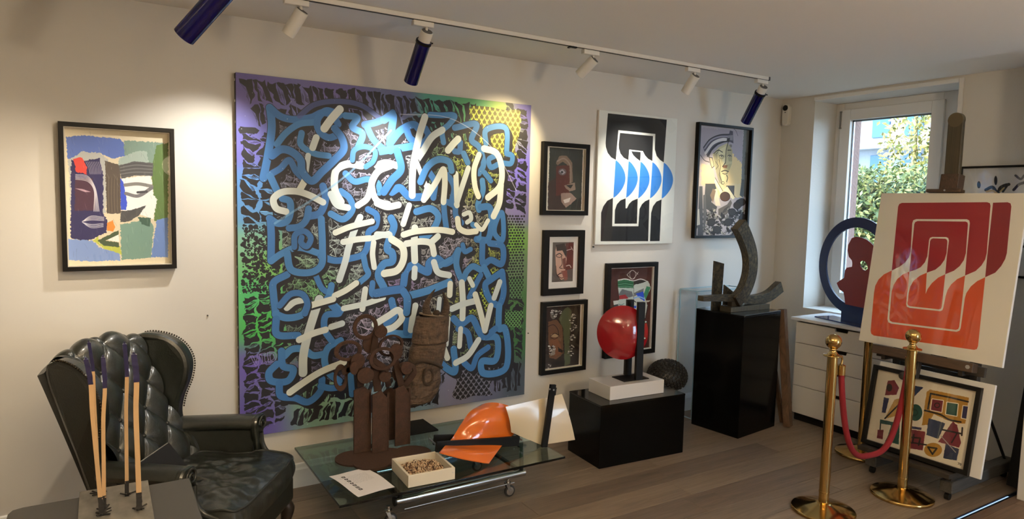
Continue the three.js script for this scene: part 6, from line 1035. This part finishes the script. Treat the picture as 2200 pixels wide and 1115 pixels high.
{
  const t = thing('red_velvet_rope', 'sagging red velvet barrier rope with brass ends between two brass posts', 'rope');
  const d = V(sB.x - sA.x, 0, sB.z - sA.z).normalize(), a = V(sA.x, 0.815, sA.z).addScaledVector(d, 0.058), away = V(sB.x - CAM.x, 0, sB.z - CAM.z).normalize(), b = V(sB.x, 0.815, sB.z).addScaledVector(away, 0.056).addScaledVector(d, -0.012), pts = [];
  const sag = (p) => 0.505 * (1 - Math.pow(Math.abs(p * 2 - 1), 3.2));
  const a2 = a.clone().addScaledVector(d, 0.006), b2 = b.clone().addScaledVector(d, -0.006);
  for (let i = 0; i <= 26; i++) { const p = i / 26, q = a2.clone().lerp(b2, p * p * (3 - 2 * p) * 0.25 + p * 0.75); q.y = 0.765 - sag(p); pts.push(q); }
  part('velvet', hose(pts, 0.0155, 140, 16), rope, t);
  for (const [p, s] of [[a2, 1], [b2, -1]]) { const e = part('end_cap', [rod(V(p.x, 0.735, p.z), V(p.x, 0.785, p.z), 0.021, 0.021, 28), rod(V(p.x, 0.785, p.z), V(p.x, 0.792, p.z), 0.021, 0.008, 24)], brass, t); part('hook', hose([V(p.x, 0.79, p.z), V(p.x, 0.818, p.z).addScaledVector(d, 0.004 * s), V(p.x, 0.838, p.z).addScaledVector(d, -0.008 * s), V(p.x, 0.834, p.z).addScaledVector(d, -0.022 * s)], 0.0055, 24, 8), brass, e); }
}
// ---------------------------------------------------------------- plinth with the match sculpture in the left foreground
{
  const h = 0.76, bl = onY(22, 1084, h), br = onY(410, 1035, h), z1 = 1.99;
  const t = thing('dark_plinth', 'dark grey plinth beside the armchair carrying the giant matches', 'plinth', [0, 0, 0]);
  const x0 = bl.x, x1 = br.x, zb = (bl.z + br.z) / 2; const sh = [[x0 + 0.02, -z1], [x1, -z1], [x1, -zb], [x0 + 0.03, -zb], [x0 + 0.008, -zb - 0.008], [x0, -zb - 0.03], [x0, -z1 + 0.02]];
  part('body', extrude(sh, h - 0.02, 0.001).rotateX(-Math.PI / 2), M(lin(0.018, 0.016, 0.015), 0.6), t); part('top_panel', extrude(sh, 0.02, 0.003).rotateX(-Math.PI / 2).translate(0, h - 0.02, 0), M(lin(0.030, 0.028, 0.027), 0.45), t);
  const plateTex = dataTex(128, 128, (u, v) => { const k = 0.42 + 0.16 * fbm(u * 5, v * 5, 3, 4); return [k, k * 0.97, k * 0.92]; }, true);
  const y = h + 0.001, s = thing('match_sculpture', 'five tall burnt wooden match sticks with blue heads on patinated metal plate', 'sculpture');
  const c = [[163, 1058], [308, 1044], [345, 1122], [176, 1130]].map(([px, py]) => onY(px, py, y)), xa = (c[0].x + c[3].x) / 2, xb = (c[1].x + c[2].x) / 2, za = (c[0].z + c[1].z) / 2;
  part('metal_plate', rspan(xa, y, za, xb, y + 0.008, za + 0.30, 0.001), M(0xffffff, 0.55, 0.3, { map: plateTex }), s, 'grey mottled metal plate');
  const pale = M(lin(0.50, 0.32, 0.16), 0.6), blueTip = MP(lin(0.014, 0.013, 0.055), 0.3, 0, { clearcoat: 0.5 }), char = M(lin(0.012, 0.010, 0.009), 0.85);
  // per stick: pixels of foot, a bend and the tip, and the width in pixels
  const sticks = [[219, 1112, 198, 880, 184, 768, 13, za + 0.19], [214, 1066, 203, 860, 190, 731, 9, za + 0.05], [224, 1112, 222, 900, 221, 763, 12, za + 0.17], [273, 1080, 271, 880, 267, 734, 11, za + 0.09], [300, 1115, 292, 880, 287, 757, 15, za + 0.20]];
  sticks.forEach(([fx, fy, bx, by, tx, ty, wpx, z], i) => {
    const F0 = onZ(fx, fy, z); F0.y = y + 0.008; const B = onZ(bx, by, z), T = onZ(tx, ty, z), w = 0.74 * (onZ(fx + wpx, fy, z).x - onZ(fx, fy, z).x);
    const cv = curve([F0, F0.clone().lerp(B, 0.5), B, B.clone().lerp(T, 0.55).add(V(0.004, 0, 0)), T]), R = rng(40 + i);
    const stick = (v0, v1, k, lumpy) => grid((u, v) => { const q = v0 + (v1 - v0) * v, p = cv.getPoint(q), s4 = [[-1, 1], [1, 1], [1, -1], [-1, -1], [-1, 1]][Math.round(u * 4)], l = lumpy ? 1 + 0.22 * noise(v * 5, i * 3, s4[0]) : 1; const tip = q > 0.985 ? 0.45 : 1; return V(p.x + s4[0] * w / 2 * k * l * tip, p.y, p.z + s4[1] * w / 2 * k * l * tip); }, 4, 40);
    const flat = (g) => { const q = g.toNonIndexed(); q.computeVertexNormals(); return q; };
    part('match_stick', flat(stick(0.06, 0.74, 1, false)), pale, s, 'pale wooden stick'); part('match_head', [flat(stick(0.72, 1, 1.12, true)), ball(w * 0.3, cv.getPoint(1).x, cv.getPoint(1).y - 0.002, cv.getPoint(1).z, 8, 6)], blueTip, s, 'dark blue dipped head');
    part('burnt_foot', [flat(stick(0, 0.09, 1.1, true)), ...Array.from({ length: 7 }, (_, q) => { const a = q / 7 * 6.28 + R(), l = 0.014 + 0.012 * R(); return bar(V(F0.x, y + 0.011, F0.z), V(F0.x + Math.cos(a) * l, y + 0.013 + 0.008 * R(), F0.z + Math.sin(a) * l), 0.005, 0.004); })], char, s, 'charred foot');
  });
}
// ---------------------------------------------------------------- garden beyond the window
{
  const gm = M(lin(0.08, 0.07, 0.045), 0.95); struct('ground_outside', span(XC + 0.55, -0.45, -14, 40, -0.4, 20), gm);
  const leafGeo = (() => { const g = new THREE.BufferGeometry(); g.setAttribute('position', new THREE.Float32BufferAttribute([0, 0, 0, 0.5, 0.22, 0.06, 1, 0, 0, 0.5, -0.22, 0.06], 3)); g.setAttribute('uv', new THREE.Float32BufferAttribute([0, 0, 0, 1, 1, 1, 1, 0], 2)); g.setIndex([0, 1, 2, 0, 2, 3]); g.computeVertexNormals(); return g; })();
  const leafM = new THREE.MeshPhysicalMaterial({ color: 0xffffff, roughness: 0.6, side: THREE.DoubleSide });
  function foliage(name, n, seed, spot, size, cols) {
    const im = new THREE.InstancedMesh(leafGeo, leafM, n), R = rng(seed), m = new THREE.Matrix4(); im.name = name;
    for (let i = 0; i < n; i++) { const p = spot(R), k = size * (0.6 + 0.8 * R()); m.makeRotationFromEuler(new THREE.Euler(R() * 6.28, R() * 6.28, R() * 6.28)); m.scale(V(k, k, k)); m.setPosition(p[0], p[1], p[2]); im.setMatrixAt(i, m); const c = cols[Math.floor(R() * cols.length)]; im.setColorAt(i, lin(...c)); }
    return im;
  }
  const hedge = thing('garden_hedge', 'dense sunlit green hedge seen through the window', 'hedge', [0, 0, 0]);
  part('hedge_core', rspan(9.6, -0.4, -4.2, 10.4, 2.0, 2.5, 0.2), M(lin(0.02, 0.03, 0.012), 0.95), hedge);
  const hf = foliage('hedge_leaves', 42000, 3, (R) => [9.2 + R() * 0.6 + 0.15 * Math.sin(R() * 9), -0.3 + R() * 2.5, -4.3 + R() * 6.6], 0.085, [[0.07, 0.10, 0.022], [0.12, 0.14, 0.03], [0.035, 0.06, 0.015], [0.19, 0.18, 0.05], [0.08, 0.11, 0.04]]); hf.userData.kind = 'stuff'; hedge.add(hf);
  const trunkM = M(lin(0.26, 0.21, 0.08), 0.8);
  [[12.2, -2.3, 5.2, 'pale-stemmed tree rising behind the hedge nearest the outer wall'], [11.8, -1.1, 4.6, 'pale-stemmed tree with yellow leaves rising behind the hedge middle'], [12.6, -0.2, 5.6, 'pale-stemmed tree with dense yellow-green crown beyond the hedge'], [11.7, 0.7, 5.2, 'pale-stemmed tree with yellow crown at the end of the hedge']].forEach(([x, z, h, label], i) => {
    const t = thing('garden_tree', label, 'tree', [x, -0.4, z]);
    for (let k = 0; k < 3; k++) part('trunk', hose([V(k * 0.25 - 0.25, 0, k * 0.3 - 0.3), V(k * 0.27 - 0.26, h * 0.5, k * 0.36 - 0.34), V(k * 0.34 - 0.3, h, k * 0.45 - 0.4)], 0.03, 16, 8), trunkM, t);
    const f = foliage('crown', i ? 20000 : 9000, 20 + i, (R) => { const a = R() * 6.28, r = 1.0 * Math.sqrt(R()); return [Math.cos(a) * r, 1.5 + R() * h, Math.sin(a) * r]; }, 0.10, [[0.22, 0.19, 0.03], [0.30, 0.25, 0.06], [0.12, 0.14, 0.03], [0.36, 0.30, 0.12]]); f.userData.kind = 'stuff'; t.add(f);
  });
  const b = thing('distant_building', 'pale building with blue windows far behind the garden trees', 'building', [26, -0.4, -9]);
  part('walls', span(-3, 0, -4, 3, 12, 7), M(lin(0.24, 0.24, 0.25), 0.8), b); const bw = M(lin(0.03, 0.10, 0.22), 0.25);
  for (let y = 1.2; y < 11; y += 1.6) for (let z = -3.4; z < 6.4; z += 1.1) part('window', rbox(0.08, 1.0, 0.6, 0.01, -3.02, y + 0.6, z + 0.5, 1), bw, b);
  for (let y = 2.6; y < 12; y += 1.6) part('balcony', rspan(-3.6, y - 0.12, -4, -3, y, 7, 0.02), M(lin(0.3, 0.3, 0.3), 0.7), b);
}
for (const o of [scene]) o.traverse((m) => { if (m.isMesh) m.castShadow = m.receiveShadow = true; });
renderer.render(scene, camera);
